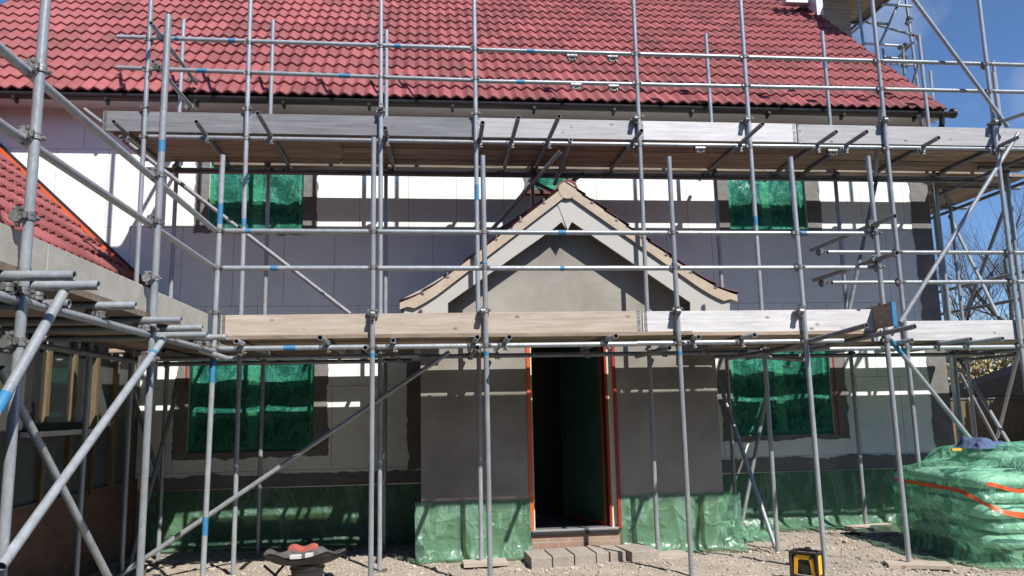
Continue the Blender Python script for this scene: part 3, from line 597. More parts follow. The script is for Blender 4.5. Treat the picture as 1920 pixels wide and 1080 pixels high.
# diagonal braces in the outer row
def pbrace(parent, a, ya, b, yb, m='steel', name='brace', tapes=()):
    p, q = aY(*a, ya), aY(*b, yb); t_ = tube(name, parent, p, q, m, tapes=tapes); return t_
pbrace(main, (158, 205), B+.12, (657, 589), B+.12, 'steel_dark')  # part shade on this brace is put in by the darker steel
pbrace(main, (1711, -4), B-.06, (1890, 238), B-.06)
pbrace(main, (1909, 250), B-.08, (1688, 604), B-.06)
pbrace(main, (1664, 630), B-.2, (1838, 846), B-.1, tapes=[(.16, .28)])
pbrace(main, (843, 660), B-.05, (205, 1092), B-.1)
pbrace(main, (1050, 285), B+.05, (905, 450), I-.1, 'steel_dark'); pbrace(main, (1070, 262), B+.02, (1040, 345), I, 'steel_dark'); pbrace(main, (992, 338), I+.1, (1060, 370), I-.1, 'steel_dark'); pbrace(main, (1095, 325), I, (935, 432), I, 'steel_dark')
pbrace(main, (1645, 330), I-.1, (1580, 640), I-.15, 'steel_dark'); pbrace(main, (1652, 205), B-.05, (1640, 330), B+.3, 'steel')
pbrace(main, (1347, 712), I-.2, (1455, 1030), B+.1, 'steel'); pbrace(main, (1440, 725), I-.1, (1390, 985), I-.1, 'steel')
pbrace(main, (330, 740), I-.1, (240, 1070), I-.6, 'steel_dark'); pbrace(main, (243, 720), I, (300, 900), I-.1, 'steel_dark')
# end rails at the left end of the upper lift
for (a, b) in (((283, 43), (360, 158)), ((287, 115), (358, 203))):
    z = UR2+.05 if a[1] < 80 else UR1+.05; p, q = aZ(*a, z), aX(*b, -2.92)
    t_ = tube('guard_rail', main, p, (p.x+.03, 9.42, z), 'steel'); link('coupler', CM, t_, (p.x, B, z), (0, 0, 0)); link('coupler', CM, t_, (p.x+.03, 9.32, z), (0, 0, 1.57))
# hanging spare couplers and sleeves on the rails
for (x, y, k) in ((1072, 104, 0), (1148, 106, 0), (1080, 158, 0), (1150, 161, 0), (1312, 277, 0), (1560, 282, 0)):
    p = aY(x, y+2, B+o); link('sleeve_coupler', SM, main, tuple(p), (0, math.pi/2, 0))
# sleeve joints on standards
for x, y, Y in ((716, 205, B), (1190, 226, B), (1397, 228, B), (1655, 228, B), (1860, 232, B), (700, 590, A), (905, 585, A), (1268, 585, A), (1497, 585, A)):
    p = aY(x, y, Y); prt = main if Y == B else front; link('coupler', CM, prt, (p.x, Y, p.z), (0, 0, math.pi))

# boards ---------------------------------------------------------
def board(name, parent, x0, x1, y0, y1, z0, z1, m, warp=.0, tilt=0):
    mb = MB(); n = 6; vs = []
    for i in range(n+1):
        x = x0+(x1-x0)*i/n; dz = warp*math.sin(math.pi*i/n)+tilt*(i/n-.5)
        vs += [(x, y0, z0+dz), (x, y1, z0+dz), (x, y1, z1+dz), (x, y0, z1+dz)]
    fs = [(0, 1, 2, 3), (4*n+3, 4*n+2, 4*n+1, 4*n)]
    for i in range(n):
        for j in range(4):
            fs.append((4*i+j, 4*i+4+j, 4*i+4+(j+1) % 4, 4*i+(j+1) % 4))
    mb.add(vs, fs); o = mb.build(name, M[m], parent, bevel=.003)
    if name == 'toe_board':
        for xe in (x0+.012, x1-.042):
            b = MB(); b.box(xe, xe+.03, y0-.0015, y1+.0015, z0+tilt*((xe-x0)/(x1-x0)-.5)-.0015, z1+tilt*((xe-x0)/(x1-x0)-.5)+.0015); b.build('end_band', M['clamp'], o)
    return o
def deck(parent, x0, x1, ys, z, joints, w=.2145):
    for y in ys:
        js = [x0] + [j+random.uniform(-.05, .05) for j in joints] + [x1]
        for a, b in zip(js, js[1:]):
            dz = random.uniform(-.006, .006); board('deck_board', parent, a+.003, b-.003, y, y+w, z+dz, z+.038+dz, 'deck', warp=random.uniform(-.002, .004))
deck(main, -3.35, 7.9, [8.255+.204*i for i in range(5)], 3.003, [-1.0, 1.55, 4.9], .190)
deck(main, -2.6, 7.45, [9.345], 3.003, [.9, 4.4], .215)
deck(main, 4.65, 7.9, [8.255+.213*i for i in range(5)], .673, [], .208)
deck(main, 3.32, 4.62, [8.42+.2255*i for i in range(4)], .673, []); deck(main, 3.32, 6.9, [9.385], .673, [], .215)
deck(main, -3.3, -.17, [8.42+.2255*i for i in range(4)], .673, [-1.9]); deck(main, -3.3, -.17, [9.385], .673, [], .215)
for a, b, m_, z in ((-3.42, -1.93, 'toe_grey', 0), (-1.93, .54, 'toe_grey', 0), (.545, 2.4, 'toe_mid', .003), (2.405, 4.28, 'toe_white', .004), (4.29, 8.0, 'toe_mid', -.002)):  # upper boards lighten rightward: their sheen is put into the colours
    board('toe_board', main, a, b-.006, B+.03, B+.068, 2.996+z, 3.221+z, m_)
board('toe_board', main, 5.0, 6.77, B+.03, B+.068, .675, .898, 'toe_white'); board('toe_board', main, 6.8, 8.1, B+.03, B+.068, .68, .905, 'toe_ply')

# --- front bay (in front of the porch)
for i, x in enumerate(XA):
    tops = [291, 258, 292, 294, 295, 293]; px = [418, 701, 905, 1254, 1482, 1627]
    z1 = aY(px[i], tops[i], A).z; xt, xb = aY(px[i], tops[i], A).x, [aY(380, 1075, A).x, aY(695, 1080, A).x, aY(919, 1075, A).x, aY(1297, 1080, A).x, aY(1547, 1060, A).x, aY(1705, 1055, A).x][i]
    c = (xt+xb)/2; pole(front, c, A, G, z1, [LR2, LR1, .93, LN], lean=((xt-xb)/2, 0), plate=True,
        tapes={0: [(1.85, .28), (.4, .3), (-.95, .22)], 1: [(.52, .05)], 2: [(1.36, .07), (.52, .05)], 3: [(.5, .05), (1.36, .05)], 4: []}.get(i, []))
rail(front, [(404, 433), (1000, 436)], A+o, tapes=[(.3, .06)]); rail(front, [(1000, 436), (1632, 438)], A+o, tapes=[(.28, .11), (2.75, .1)])
rail(front, [(400, 503), (1050, 503)], A+o, tapes=[(.55, .09)]); rail(front, [(1050, 503), (1652, 502)], A+o, tapes=[(.02, .06)])
tube('ledger', front, (-2.05, A+o, LN), (2.0, A+o, LN), tapes=[(.78, .15)]); tube('ledger', front, (2.0, A+o, LN+.004), (4.1, A+o, LN+.006))
for k, (x, y, ye) in enumerate([(443, 640, 8.5), (600, 633, 8.45), (737, 638, 8.5), (895, 632, 8.4), (955, 632, 8.4), (1155, 630, 8.42), (1310, 632, 8.4), (1415, 628, 8.4)]):
    p = aZ(x, y, .644); t_ = tube('transom', front, p, (p.x+random.uniform(-.02, .02), ye, .644)); link('coupler', CM, t_, (p.x, A+o, LN), (0, math.pi/2, math.pi/2))
    tube_e = link('coupler', CM, t_, (p.x, B+o, LN-.02), (0, math.pi/2, math.pi/2))
# angled transoms at the right corner
for a, b in (((1625, 610), (1400, 672)), ((1715, 612), (1520, 655)), ((1548, 642), (1365, 672))):
    p = aZ(*a, .68 if a[1] < 640 else .6); q = aY(*b, B-.1); tube('transom', front, p, q, 'steel_dark')
for x in (700, 910, 1270): # low stub tubes under the ledger
    p = aY(x-15, 652, A-.12); tube('transom', front, p, (p.x, B+.1, p.z), 'steel_dark')
pbrace(front, (370, 655), A-.25, (425, 672), A+.05, 'steel', 'transom')
for z, (na, nb) in ((LR2, ((1678, 405), (1535, 472))), (LR1, ((1682, 474), (1540, 525)))):
    p = aX(*na, 4.5); t_ = tube('guard_rail', front, p, (4.47, B+.28, p.z), 'steel_dark'); link('coupler', CM, t_, (4.53, A, p.z), (0, 0, math.pi/2)); link('coupler', CM, t_, (4.5, B+.12, p.z-.05), (0, 0, 0))
deck(front, -1.95, 4.5, [7.262+.2605*i for i in range(3)], .673, [.55, 2.6], .248); deck(front, -.16, 3.3, [8.125], .673, [1.3], .165); deck(front, -1.95, -.165, [8.125], .673, [], .222); deck(front, 3.305, 4.5, [8.125], .673, [], .222)
board('toe_board', front, aY(412, 600, A).x, aY(1204, 600, A).x, A+.03, A+.068, .684, .911, 'toe_warm', tilt=.01)
board('toe_board', front, aY(1207, 600, A).x, aY(1650, 600, A).x, A+.03, A+.068, .688, .914, 'toe_white', tilt=.004)
eb = MB(); eb.box(4.42, 4.458, 6.93, 8.15, .715, .94); et = eb.build('toe_board', M['deck'], front, bevel=.003)
e2 = MB(); e2.box(4.418, 4.46, 6.925, 6.95, .713, .942); e2.build('painted_end', M['blue'], et)
# --- wing scaffold
WXs = -1.9
for (x, y, zt) in ((78, 100, 6), (302, 300, 2.93)):
    c = aX(x, y, WXs); pole(wing, WXs, c.y, G, zt if zt < 3 or True else zt, [LR2+.02, LR1+.02, .96, LN, .36], rz=math.pi/2, tapes=[(1.92, .12)] if zt < 3 else [], plate=True)
yl, yr = 1.2, A-.02
for z in (LR2, LR1): tube('guard_rail', wing, (WXs-o, yl, z), (WXs-o, yr+.1, z))
tube('ledger', wing, (WXs-.02, yl, LN-.06), (WXs-.02, yr+.15, LN-.03)); tube('ledger', wing, (-2.95, yl, LN-.06), (-2.95, 8.6, LN-.04), 'steel_dark')
for x, y in [(140, 517), (185, 535), (255, 573), (340, 600), (380, 615), (425, 632)]:
    p = aZ(x, y, LT+.005); t_ = tube('transom', wing, (p.x, p.y, LT+.005), (-3.15, p.y+random.uniform(-.03, .03), LT+.005)); link('coupler', CM, t_, (WXs-.02, p.y, LN), (0, 0, math.pi/2))
for x, y in [(388, 628), (130, 570)]:
    p = aZ(x, y, .585); tube('transom', wing, p, (p.x-(.36 if x > 300 else .22), p.y+.0, .585), 'steel' if x > 300 else 'steel_dark')
for x, y, xv in ((160, 800, -3.0), (234, 900, -3.0)):
    c = aX(x, y, xv); pole(wing, xv, c.y, G, 1.3, [LN], rz=math.pi/2)
for i in range(5):
    x = -2.16-.2335*i; mb = None
    for a, b in ((1.0, 3.6), (3.6, 6.6), (6.6, 8.4 if i else 7.3)):
        d_ = MB(); d_.box(x, x+.23, a+.003, b-.003, .676, .714); d_.build('deck_board', M['deck'], wing)
for a, b in ((1.2, 4.2), (4.205, 7.19)):
    t_ = MB(); t_.box(WXs-.115, WXs-.077, a, b, .684, .909); t_.build('toe_board', M['toe_ply'], wing, bevel=.003)
def xbrace(a, xa, b, xb, m='steel', tapes=()): return tube('brace', wing, aX(*a, xa), aX(*b, xb), m, tapes=tapes)
xb1 = xbrace((128, 533), WXs+.1, (-60, 865), WXs+.1, tapes=[(.8, .15)])
xb2 = xbrace((306, 636), WXs+.06, (2, 1062), WXs+.06, tapes=[(.22, .05)])
xbrace((0, 690), -2.3, (208, 1092), -2.1)
coupler(xb2, aX(283, 672, WXs+.06), 1.2)

# --- right gable return and chimney stage
for x, y, Y, zb, zt in ((1745, 300, 9.9, G, 3.6), (1785, 420, 10.6, G, 3.0)):
    c = aY(x, y, Y); pole(gable, c.x, Y, G, zt, [UN, LN])
GX = 8.15
for (x, y, zt) in ((1905, 480, 4.3), (1865, 140, 4.6),):
    c = aY(x, y, 9.27 if y < 200 else 9.0); pole(gable, c.x, c.y, G, zt, [UN])
pl_ = aX(1885, 400, 8.15); 
tube('ledger', gable, (GX, 8.1, 2.93), (GX, 15.5, 2.93), 'steel_dark')
tube('ledger', gable, (7.2, 8.1, 2.88), (7.2, 14.5, 2.88), 'steel_dark')
for z in (1.72, 1.36): tube('guard_rail', gable, (GX, 8.1, z), (GX, 13, z), 'steel_dark')
tube('ledger', gable, (7.2, 8.1, .6), (7.2, 13, .6), 'steel_dark'); tube('ledger', gable, (GX, 8.1, .6), (GX, 13, .6), 'steel_dark')
for i in range(5):
    x = 7.02+i*.232
    for z, z1 in ((3.0, 12.6), ):
        for a, b in ((9.42, 12.0), (12.005, 15.2)):
            d_ = MB(); d_.box(x, x+.228, a, b, z, z+.038); d_.build('deck_board', M['deck'], gable)
for i in range(5):
    x = 7.3+i*.232
    for z in (.675,):
        d_ = MB(); d_.box(x, x+.228, 9.42, 12.5, z, z+.038); d_.build('deck_board', M['deck'], gable)
for y in (8.9, 9.8, 10.9, 12.1): tube('transom', gable, (6.95 if y > 9.8 else 7.05, y, 2.95), (8.35, y, 2.95), 'steel_dark')
for y in (10.0, 11.2): tube('transom', gable, (7.05, y, .645), (8.3, y, .645), 'steel_dark')
def gb(a, ya, b, yb, m='steel', name='brace'): return pbrace(gable, a, ya, b, yb, m, name)
gb((1780, 405), 11, (1872, 595), 9.6, 'steel'); gb((1882, 395), 9.5, (1808, 595), 11, 'steel_dark')
gb((1722, 215), 9.35, (1780, 385), 9.9, 'steel_dark')
gb((1790, 660), 11.4, (1900, 845), 9.3, 'steel'); gb((1915, 640), 9, (1870, 820), 11, 'steel'); gb((1800, 700), 11.5, (1880, 850), 11.5, 'steel_dark')
for (a, b) in (((1770, 345), (1800, 900)), ((1752, 400), (1790, 900))):
    c = aY(*a, 10.4); pole(gable, c.x, 10.4 if a[0] < 1760 else 11.2, G, 3.0, [UN, LN, 1.7], m='steel')
# uprights and tubes beside the verge
gb((1698, -5), 12.2, (1722, 170), 12.2); gb((1608, -5), 12.0, (1619, 85), 12.0); gb((1717, 65), 9.6, (1722, 75), 9.6)
gb((1668, 89), 12.2, (1658, 112), 12.2, 'steel_dark') if False else None
gb((1744, 133), 11, (1753, 230), 11); gb((1655, 90), 12.6, (1660, 118), 12.6)
gb((1652, 8), 12.1, (1710, 12), 12.1, name='guard_rail'); gb((1622, 82), 12.1, (1702, 87), 12.1, name='guard_rail'); gb((1618, 40), 13.4, (1712, 66), 11.9, name='guard_rail', m='steel'); gb((1645, 44), 12.2, (1665, 45), 12.2, name='transom')
gb((1690, -5), 12.15, (1650, 82), 12.15); gb((1680, 112), 12.6, (1712, 80), 11.9, 'steel_dark'); gb((1658, 108), 12.4, (1684, 110), 12.4, name='transom'); gb((1670, 120), 12.4, (1716, 122), 12.4, name='transom')
gb((1706, 175), 12.2, (1722, 120), 12.0, 'steel_dark'); gb((1588, 62), 12.6, (1615, 38), 12.2, 'steel_dark'); gb((1640, 25), 12.3, (1612, 48), 13.4, 'steel_dark')
gb((1693, 92), 12.0, (1696, 140), 12.0, 'steel_dark')
for x, y in ((1701, 84), (1692, 88), (1700, 108), (1698, 125), (1712, 66), (1706, 35), (1704, 42)):
    p = aY(x, y, 12.0); link('coupler', CM, gable, tuple(p), (random.random(), 0, random.random()*3))
zc_ = aY(1612, 46, 13.5).z
for i in range(6):
    x = aY(1612, 46, 13.5).x-.232*(i+1)+.03; d_ = MB(); d_.box(x, x+.228, 10.6, 13.5, zc_, zc_+.038); d_.build('deck_board', M['deck'], gable)
p = aY(1612, 46, 13.5); tube('ledger', gable, (p.x, 13.4, p.z-.03), (p.x-1.5, 13.4, p.z-.03), 'steel_dark'); tube('ledger', gable, (p.x, 10.4, p.z-.03), (p.x, 13.8, p.z-.03), 'steel_dark')
t_ = MB(); t_.box(p.x-.01, p.x+.028, 10.6, 13.5, p.z+.04, p.z+.26); t_.build('toe_board', M['toe_grey'], gable)
pbrace(gable, (1800, 345), 9.5, (1960, 320), 9.5, 'steel_dark') if False else None
tube('guard_rail', gable, aY(1877, 228, B-.05), aY(1990, 190, B-1.2), 'steel')
coupler(gable, aY(1880, 226, B-.05), 0)

# ------------------------------------------------------------------ sole boards
def sole(label, x, y, rz, l=.5, wd=.225, z=None, tilt=0):
    mb = MB(); mb.box(-l/2, l/2, -wd/2, wd/2, 0, .038); me = mb.me('sole_board', M['toe_warm'], bevel=.003)
    o = link('sole_board', me, None, (x, y, (G+.012 if z is None else z)), (tilt, 0, rz)); return tag(o, label, 'sole board', 'timber sole boards under the scaffold standards')
sole('timber sole board under the standard in front of the right plinth sheet', 2.42, B-.02, .15, z=G+.012)
sole('grey timber sole board beside the wrapped pallet, under the last front standard', aY(1705, 1055, A).x+.05, A-.05, -.35, .55, z=G+.01)
s1 = (aY(1622, 988, I).x, I-.12)
sole('thin lower sole board at the wall foot near the wrapped pallet', s1[0]+.18, s1[1]-.12, .05, .7, z=G+.0)
sole('short sole board lying on another board at the wall foot near the wrapped pallet', s1[0]+.02, s1[1], .12, .6, z=G+.045, tilt=.05)
sole('timber sole board left of the steps, under the standard by the left plinth sheet', .56, B-.03, .05, .45, z=G+.012)

# ------------------------------------------------------------------ doorstep blocks
def blockthing(label, x, y, rz, l, wd, h, z=G-.01):
    mb = MB(); mb.box(-l/2, l/2, -wd/2, wd/2, 0, h); me = mb.me('concrete_block', M['block'], bevel=.008)
    o = link('concrete_block', me, None, (x, y, z), (0, 0, rz)); return tag(o, label, 'block', 'loose concrete blocks set as a doorstep')
xs = .985
for k, (l, lab) in enumerate([(.215, 'leftmost concrete block of the makeshift doorstep'), (.225, 'second concrete block from the left in the doorstep row'), (.225, 'middle concrete block of the doorstep row'), (.135, 'narrow concrete block of the doorstep row, just left of the step forward')]):
    blockthing(lab, xs+l/2, 8.12+.03*k, .06, l-.008, .42, .115+.003*k); xs += l+.004
blockthing('pale concrete block right of the narrow one in the doorstep row', xs+.09, 8.25, .09, .165, .42, .115)
blockthing('rightmost larger concrete block of the doorstep, turned slightly', xs+.35, 8.22, .16, .30, .44, .118)

# ------------------------------------------------------------------ wrapped pallet of bags
PXc, PYc = 6.30, 7.76
TOP = aY(1850, 846, 7.7).z
def pil(mb, cx, cy, cz, lx, ly, lz, seed):
    nu, nv = 16, 8; vs = []
    for j in range(nv+1):
        th = math.pi*j/nv-math.pi/2
        for i in range(nu):
            a = 2*math.pi*i/nu; sg = lambda v, e: math.copysign(abs(v)**e, v)
            x = sg(math.cos(a), .5)*sg(math.cos(th), .5); y = sg(math.sin(a), .5)*sg(math.cos(th), .5); z = sg(math.sin(th), .8)
            d = 1+.07*N(x+seed, y, z, 1.7); vs.append((cx+x*lx/2*d, cy+y*ly/2*d, cz+z*lz/2*d))
    mb.add(vs, [(j*nu+i, j*nu+(i+1) % nu, (j+1)*nu+(i+1) % nu, (j+1)*nu+i) for j in range(nv) for i in range(nu)], 0, True)
pal = empty('pallet', (PXc, PYc, G), 'timber pallet under the green wrapped stack of bags', 'pallet')
for k in range(5): q = MB(); q.box(PXc-.75, PXc+.95, PYc-.6+k*.27, PYc-.48+k*.27, G+.10, G+.122); q.build('slat', M['toe_warm'], pal)
for k in range(3): q = MB(); q.box(PXc-.75+k*.8, PXc-.65+k*.8, PYc-.6, PYc+.6, G+.01, G+.10); q.build('bearer', M['toe_warm'], pal)
nl = 6; bh = (TOP-.05-G-.13)/nl
for l in range(nl):
    for ix in range(3):
        for iy in (0, 1):
            if l == nl-1 and ix == 0: continue
            q = MB(); cx = PXc-.68+ix*.66+(.04 if l % 2 else -.02)+random.uniform(-.02, .02); cy = PYc-.33+iy*.66+random.uniform(-.03, .03)
            pil(q, cx, cy, G+.13+bh*(l+.5), .62, .64, bh*1.1, l*7+ix+iy*3)
            b_ = q.build('cement_bag', M['bag'], None, fix=False); tag(b_, 'pale sack stacked inside the green plastic wrapped pallet load', 'bag', 'sacks stacked under the green plastic')
# cover
CX0, CX1, CY0, CY1 = 5.20, 7.45, 6.98, 8.5
def cover_pt(u, v):
    """u round the load, v from the middle of the top down to the hem"""
    cx, cy = (CX0+CX1)/2, (CY0+CY1)/2; hx, hy = (CX1-CX0)/2, (CY1-CY0)/2
    a = 2*math.pi*u; c, s_ = math.cos(a), math.sin(a); e = .22
    x, y = math.copysign(abs(c)**e, c), math.copysign(abs(s_)**e, s_)
    H = TOP-G-.02; tv = .3
    if v < tv: k = v/tv; fx, z, out = k, TOP+.035-.10*k**5, 0
    else: k = (v-tv)/(1-tv); fx, z, out = 1, TOP-.065-(H-.065)*min(1, k*1.06), 1
    wx = cx+x*hx*fx*(1+.01*out); wy = cy+y*hy*fx
    if out:
        bulge = .045*math.sin(math.pi*min(1, k))+.10*max(0, k-.9)/.1*(.5+abs(N(wx*2, wy*2, 3, 1)))
        wx += x*bulge; wy += y*bulge
    # the left end is one layer lower
    sh = min(1, max(0, (CX0+.52-wx)/.16)); zc = z-.14*sh if not out else z-.14*sh*max(0, 1-k*2.2)
    P_ = Vector((wx, wy, zc))
    n_ = Vector((x, y, 0)).normalized() if out else Vector((0, 0, 1))
    q = Vector((wx*1.0+zc*.55, wy*1.0+zc*.4, zc*1.0))
    d = .045*noise.noise(q*1.7)+.03*(.5-abs(noise.noise(q*3.1+Vector((7, 0, 0)))))+.02*(.35-abs(noise.noise(Vector((q.x*7, q.y*7, q.z*2.6)))))+.010*noise.noise(q*17)
    if out: d += -.014*math.cos((zc-G-.13)/bh*2*math.pi)*(.4+.6*max(0, N(wx, wy, zc, 2)+.4))-.02
    P_ += n_*(d+.02); P_.z = max(P_.z, G+ghf(P_.x, P_.y)+.012+.02*abs(N(P_.x, P_.y, 1, 9)))
    return P_
cv = MB(); nu, nv = 260, 110; vs = []
for j in range(nv+1):
    for i in range(nu): vs.append(tuple(cover_pt(i/nu, j/nv)))
cv.add(vs, [(j*nu+i, j*nu+(i+1) % nu, (j+1)*nu+(i+1) % nu, (j+1)*nu+i) for j in range(nv) for i in range(nu)], 0, True)
cover = cv.build('pallet_cover', M['wrap'], None, fix=False); tag(cover, 'crumpled translucent green plastic wrapped round the stack of bags at far right', 'plastic cover')
def strap(pts):
    """tape running over the cover through (u, height) points"""
    mb = MB(); n = 60; vs = []
    for i in range(n+1):
        t = i/n*(len(pts)-1); k = min(int(t), len(pts)-2); f = t-k; u = pts[k][0]+(pts[k+1][0]-pts[k][0])*f; zt = pts[k][1]+(pts[k+1][1]-pts[k][1])*f
        for w_ in (-.5, .5):
            z = zt+w_*.055; kk = min(1, max(0.0, (TOP-.065-z)/((TOP-G-.02)-.065)))/1.06; p = cover_pt(u % 1, .3+.7*kk)
            c = Vector(((CX0+CX1)/2, (CY0+CY1)/2, p.z)); vs.append(tuple(p+(p-c).normalized()*.012))
    mb.add(vs, [(2*i, 2*i+2, 2*i+3, 2*i+1) for i in range(n)], 0, True)
    mb.build('tape_strap', M['tape'], cover, fix=False)
UC = .625   # front left corner of the load
strap([(.40, TOP-.22), (.5, TOP-.24), (UC, TOP-.42), (.68, TOP-.50), (.78, TOP-.60), (.86, TOP-.66)])
strap([(UC+.002, TOP-.14), (.66, TOP-.15), (.72, TOP-.24), (.80, TOP-.34), (.87, TOP-.38)])
# blue cloth
cl = MB(); vs = []; nn = 26; cxx, cyy = aY(1845, 850, 7.6).x, 7.6
for j in range(nn+1):
    for i in range(nn+1):
        u, v = i/nn-.5, j/nn-.5; x = cxx+u*.42+.05*N(v*3, u*3, 2, 1); y = cyy+v*.4; h = .05+.06*abs(N(u*7, v*7, 4, 1))+.05*max(0, 1-6*abs(u+.2+v*.3))
        e = min(1, 5*(.5-max(abs(u), abs(v)))); vs.append((x, y, TOP+.045+h*e))
cl.add(vs, [(j*(nn+1)+i, j*(nn+1)+i+1, (j+1)*(nn+1)+i+1, (j+1)*(nn+1)+i) for j in range(nn) for i in range(nn)], 0, True)
M['denim'] = mat('blue_cloth', (.05, .08, .16), (.09, .13, .24), rough=.9, scale=8, bump=.3); tag(cl.build('cloth', M['denim'], None, fix=False), 'crumpled dark blue cloth lying on top of the green wrapped pallet', 'cloth')
# knife on cover
kx = aY(1802, 864, 7.4); kn = MB(); kn.box(kx.x-.08, kx.x+.02, 7.4, 7.43, TOP+.035, TOP+.055); kn.box(kx.x+.021, kx.x+.08, 7.405, 7.425, TOP+.04, TOP+.05, 1)
M['yellow'] = mat('yellow_plastic', (.82, .42, .02), (.86, .47, .03), rough=.4)
tag(kn.build('knife', [M['yellow'], M['black']], None), 'yellow handled trimming knife left on the green pallet cover', 'knife')

# ------------------------------------------------------------------ site radio
rx, ry = aZ(1511, 1084, G).x, 6.95; rz_ = -.78
radio = empty('radio', (0, 0, 0), 'yellow and black jobsite radio standing on the dirt near the front edge', 'radio'); 
def rpart(name, mb, m, **k): return mb.build(name, M[m], radio, **k)
q = MB(); q.box(-.125, .125, -.07, .07, .03, .235); rpart('body', q, 'black', bevel=.012)
q = MB()
for sx in (-1, 1):
    for sy in (-1, 1): q.tube((sx*.135, sy*.085, .012), (sx*.135, sy*.085, .25), .016, n=10)
for z in (.012, .25):
    for sx in (-1, 1): q.tube((sx*.135, -.085, z), (sx*.135, .085, z), .014, n=10)
    for sy in (-1, 1): q.tube((-.135, sy*.085, z), (.135, sy*.085, z), .014, n=10)
rpart('roll_cage', q, 'black')
q = MB(); q.prism([(-.112, .03), (-.098, .20), (-.07, .228), (.07, .228), (.098, .20), (.112, .03), (.075, .03), (.062, .165), (.045, .185), (-.045, .185), (-.062, .165), (-.075, .03)], -.086, -.072); rpart('front_panel', q, 'yellow', bevel=.003)
q = MB(); q.box(.128, .14, -.055, .055, .03, .22); rpart('side_panel', q, 'yellow', bevel=.004); q = MB(); q.box(-.14, -.128, -.055, .055, .03, .22); rpart('side_panel', q, 'yellow', bevel=.004)
q = MB(); q.tube((0, -.073, .09), (0, -.085, .09), .056, n=24); q.tube((0, -.085, .09), (0, -.09, .09), .03, n=20); rpart('speaker', q, 'black')
q = MB(); q.tube((.075, -.084, .205), (.075, -.1, .205), .014, n=14); rpart('knob', q, 'black')
q = MB(); q.tube((-.12, .0, .25), (-.125, .0, .33), .003, n=6); rpart('antenna', q, 'black')
q = MB(); q.tube((-.09, 0, .262), (-.05, 0, .275), .012, n=8); q.tube((-.05, 0, .275), (.05, 0, .275), .012, n=8); q.tube((.05, 0, .275), (.09, 0, .262), .012, n=8); q.box(-.0, .05, -.03, .02, .272, .30); rpart('handle', q, 'black')
radio.scale = (.86, .86, .86); radio.location = (rx, ry, G+.02); radio.rotation_euler = (0, 0, rz_)

# ------------------------------------------------------------------ mortar stand, bucket and oddments (lower left)
bxp = aZ(575, 1090, G); bx0, by0 = bxp.x, 7.62
M['rubber'] = mat('dusty_black_rubber', (.03, .03, .032), (.10, .10, .10), rough=.75, scale=9, bump=.3, fine=.3)
q = MB(); n = 40; vs = []
for j in range(9):
    t = j/8
    for i in range(n):
        a = 2*math.pi*i/n; r = .62+.38*t if j < 8 else 1.03
        sx = .37*r*(1+.04*math.sin(3*a+1)); sy = .22*r; z = .06*t**1.3+.02*abs(math.cos(a))**3*t+.05*N(math.cos(a)*2, math.sin(a)*2, 3)*t+.012*math.sin(5*a)*t
        vs.append((bx0+math.copysign(abs(math.cos(a))**.8, math.cos(a))*sx, by0+math.sin(a)*sy, G+.20+z+(.015 if j == 8 else 0)))
k0 = len(vs); vs2 = [(x*.985+bx0*.015, y*.985+by0*.015, z+.012) for x, y, z in vs]
q.add(vs, [(j*n+i, j*n+(i+1) % n, (j+1)*n+(i+1) % n, (j+1)*n+i) for j in range(8) for i in range(n)]+[list(range(n))[::-1]], 0, True)
q.add(vs2, [(j*n+(i+1) % n, j*n+i, (j+1)*n+i, (j+1)*n+(i+1) % n) for j in range(8) for i in range(n)]+[list(range(n))], 0, True)
tub = q.build('mixing_tray', M['rubber'], None, fix=False); tag(tub, 'floppy black rubber mixing tray resting on a bucket left of the porch', 'tray')
q = MB(); q.tube((bx0+.03, by0, G), (bx0+.03, by0, G+.195), .13, .155, n=24); q.tube((bx0+.03, by0, G+.15), (bx0+.03, by0, G+.165), .158, .16, n=24); bk_ = q.build('bucket', M['black'], None); tag(bk_, 'dark plastic bucket standing under the black mixing tray', 'bucket')
std = empty('stand', (bx0-.26, by0, G), 'black folding stand with crossed legs under the left end of the mixing tray', 'stand')
for s in (-1, 1):
    q = MB(); q.tube((bx0-.26-.09*s, by0-.06*s, G), (bx0-.26+.09*s, by0+.06*s, G+.2), .012, n=8); q.build('leg', M['black'], std)
q = MB(); n = 14; vs = []
for y in (by0-.07, by0+.03):
    for i in range(n+1):
        u = i/n; vs.append((bx0-.14+.26*u, y, G+.335+.012*math.sin(u*2*math.pi*1.5)+(.0 if y < by0 else .02)))
q.add(vs, [(i, i+1, n+2+i, n+1+i) for i in range(n)], 0, True); q.add([(a, b, c-.02) for a, b, c in vs], [(i+1, i, n+1+i, n+2+i) for i in range(n)], 0, True)
q.add([v for v in vs[:n+1]]+[(a, b, c-.02) for a, b, c in vs[:n+1]], [(i, i+1, n+2+i, n+1+i) for i in range(n)], 0, False)
M['redtile'] = mat('red_tile_offcut', (.34, .085, .065), (.4, .11, .085), rough=.6)
tag(q.build('roof_tile', M['redtile'], None), 'broken piece of red roof tile lying across the black mixing tray', 'roof tile')
for k, (dx, w_) in enumerate(((-.06, .1), (.06, .07))):
    q = MB(); q.box(bx0+dx-w_/2, bx0+dx+w_/2, by0-.14, by0-.07, G+.245, G+.29+.01*k); tag(q.build('foam_block', M['soffit'], None, bevel=.004), ['longer white foam offcut in the black mixing tray', 'shorter white foam offcut in the black mixing tray, on the right'][k], 'foam offcut')

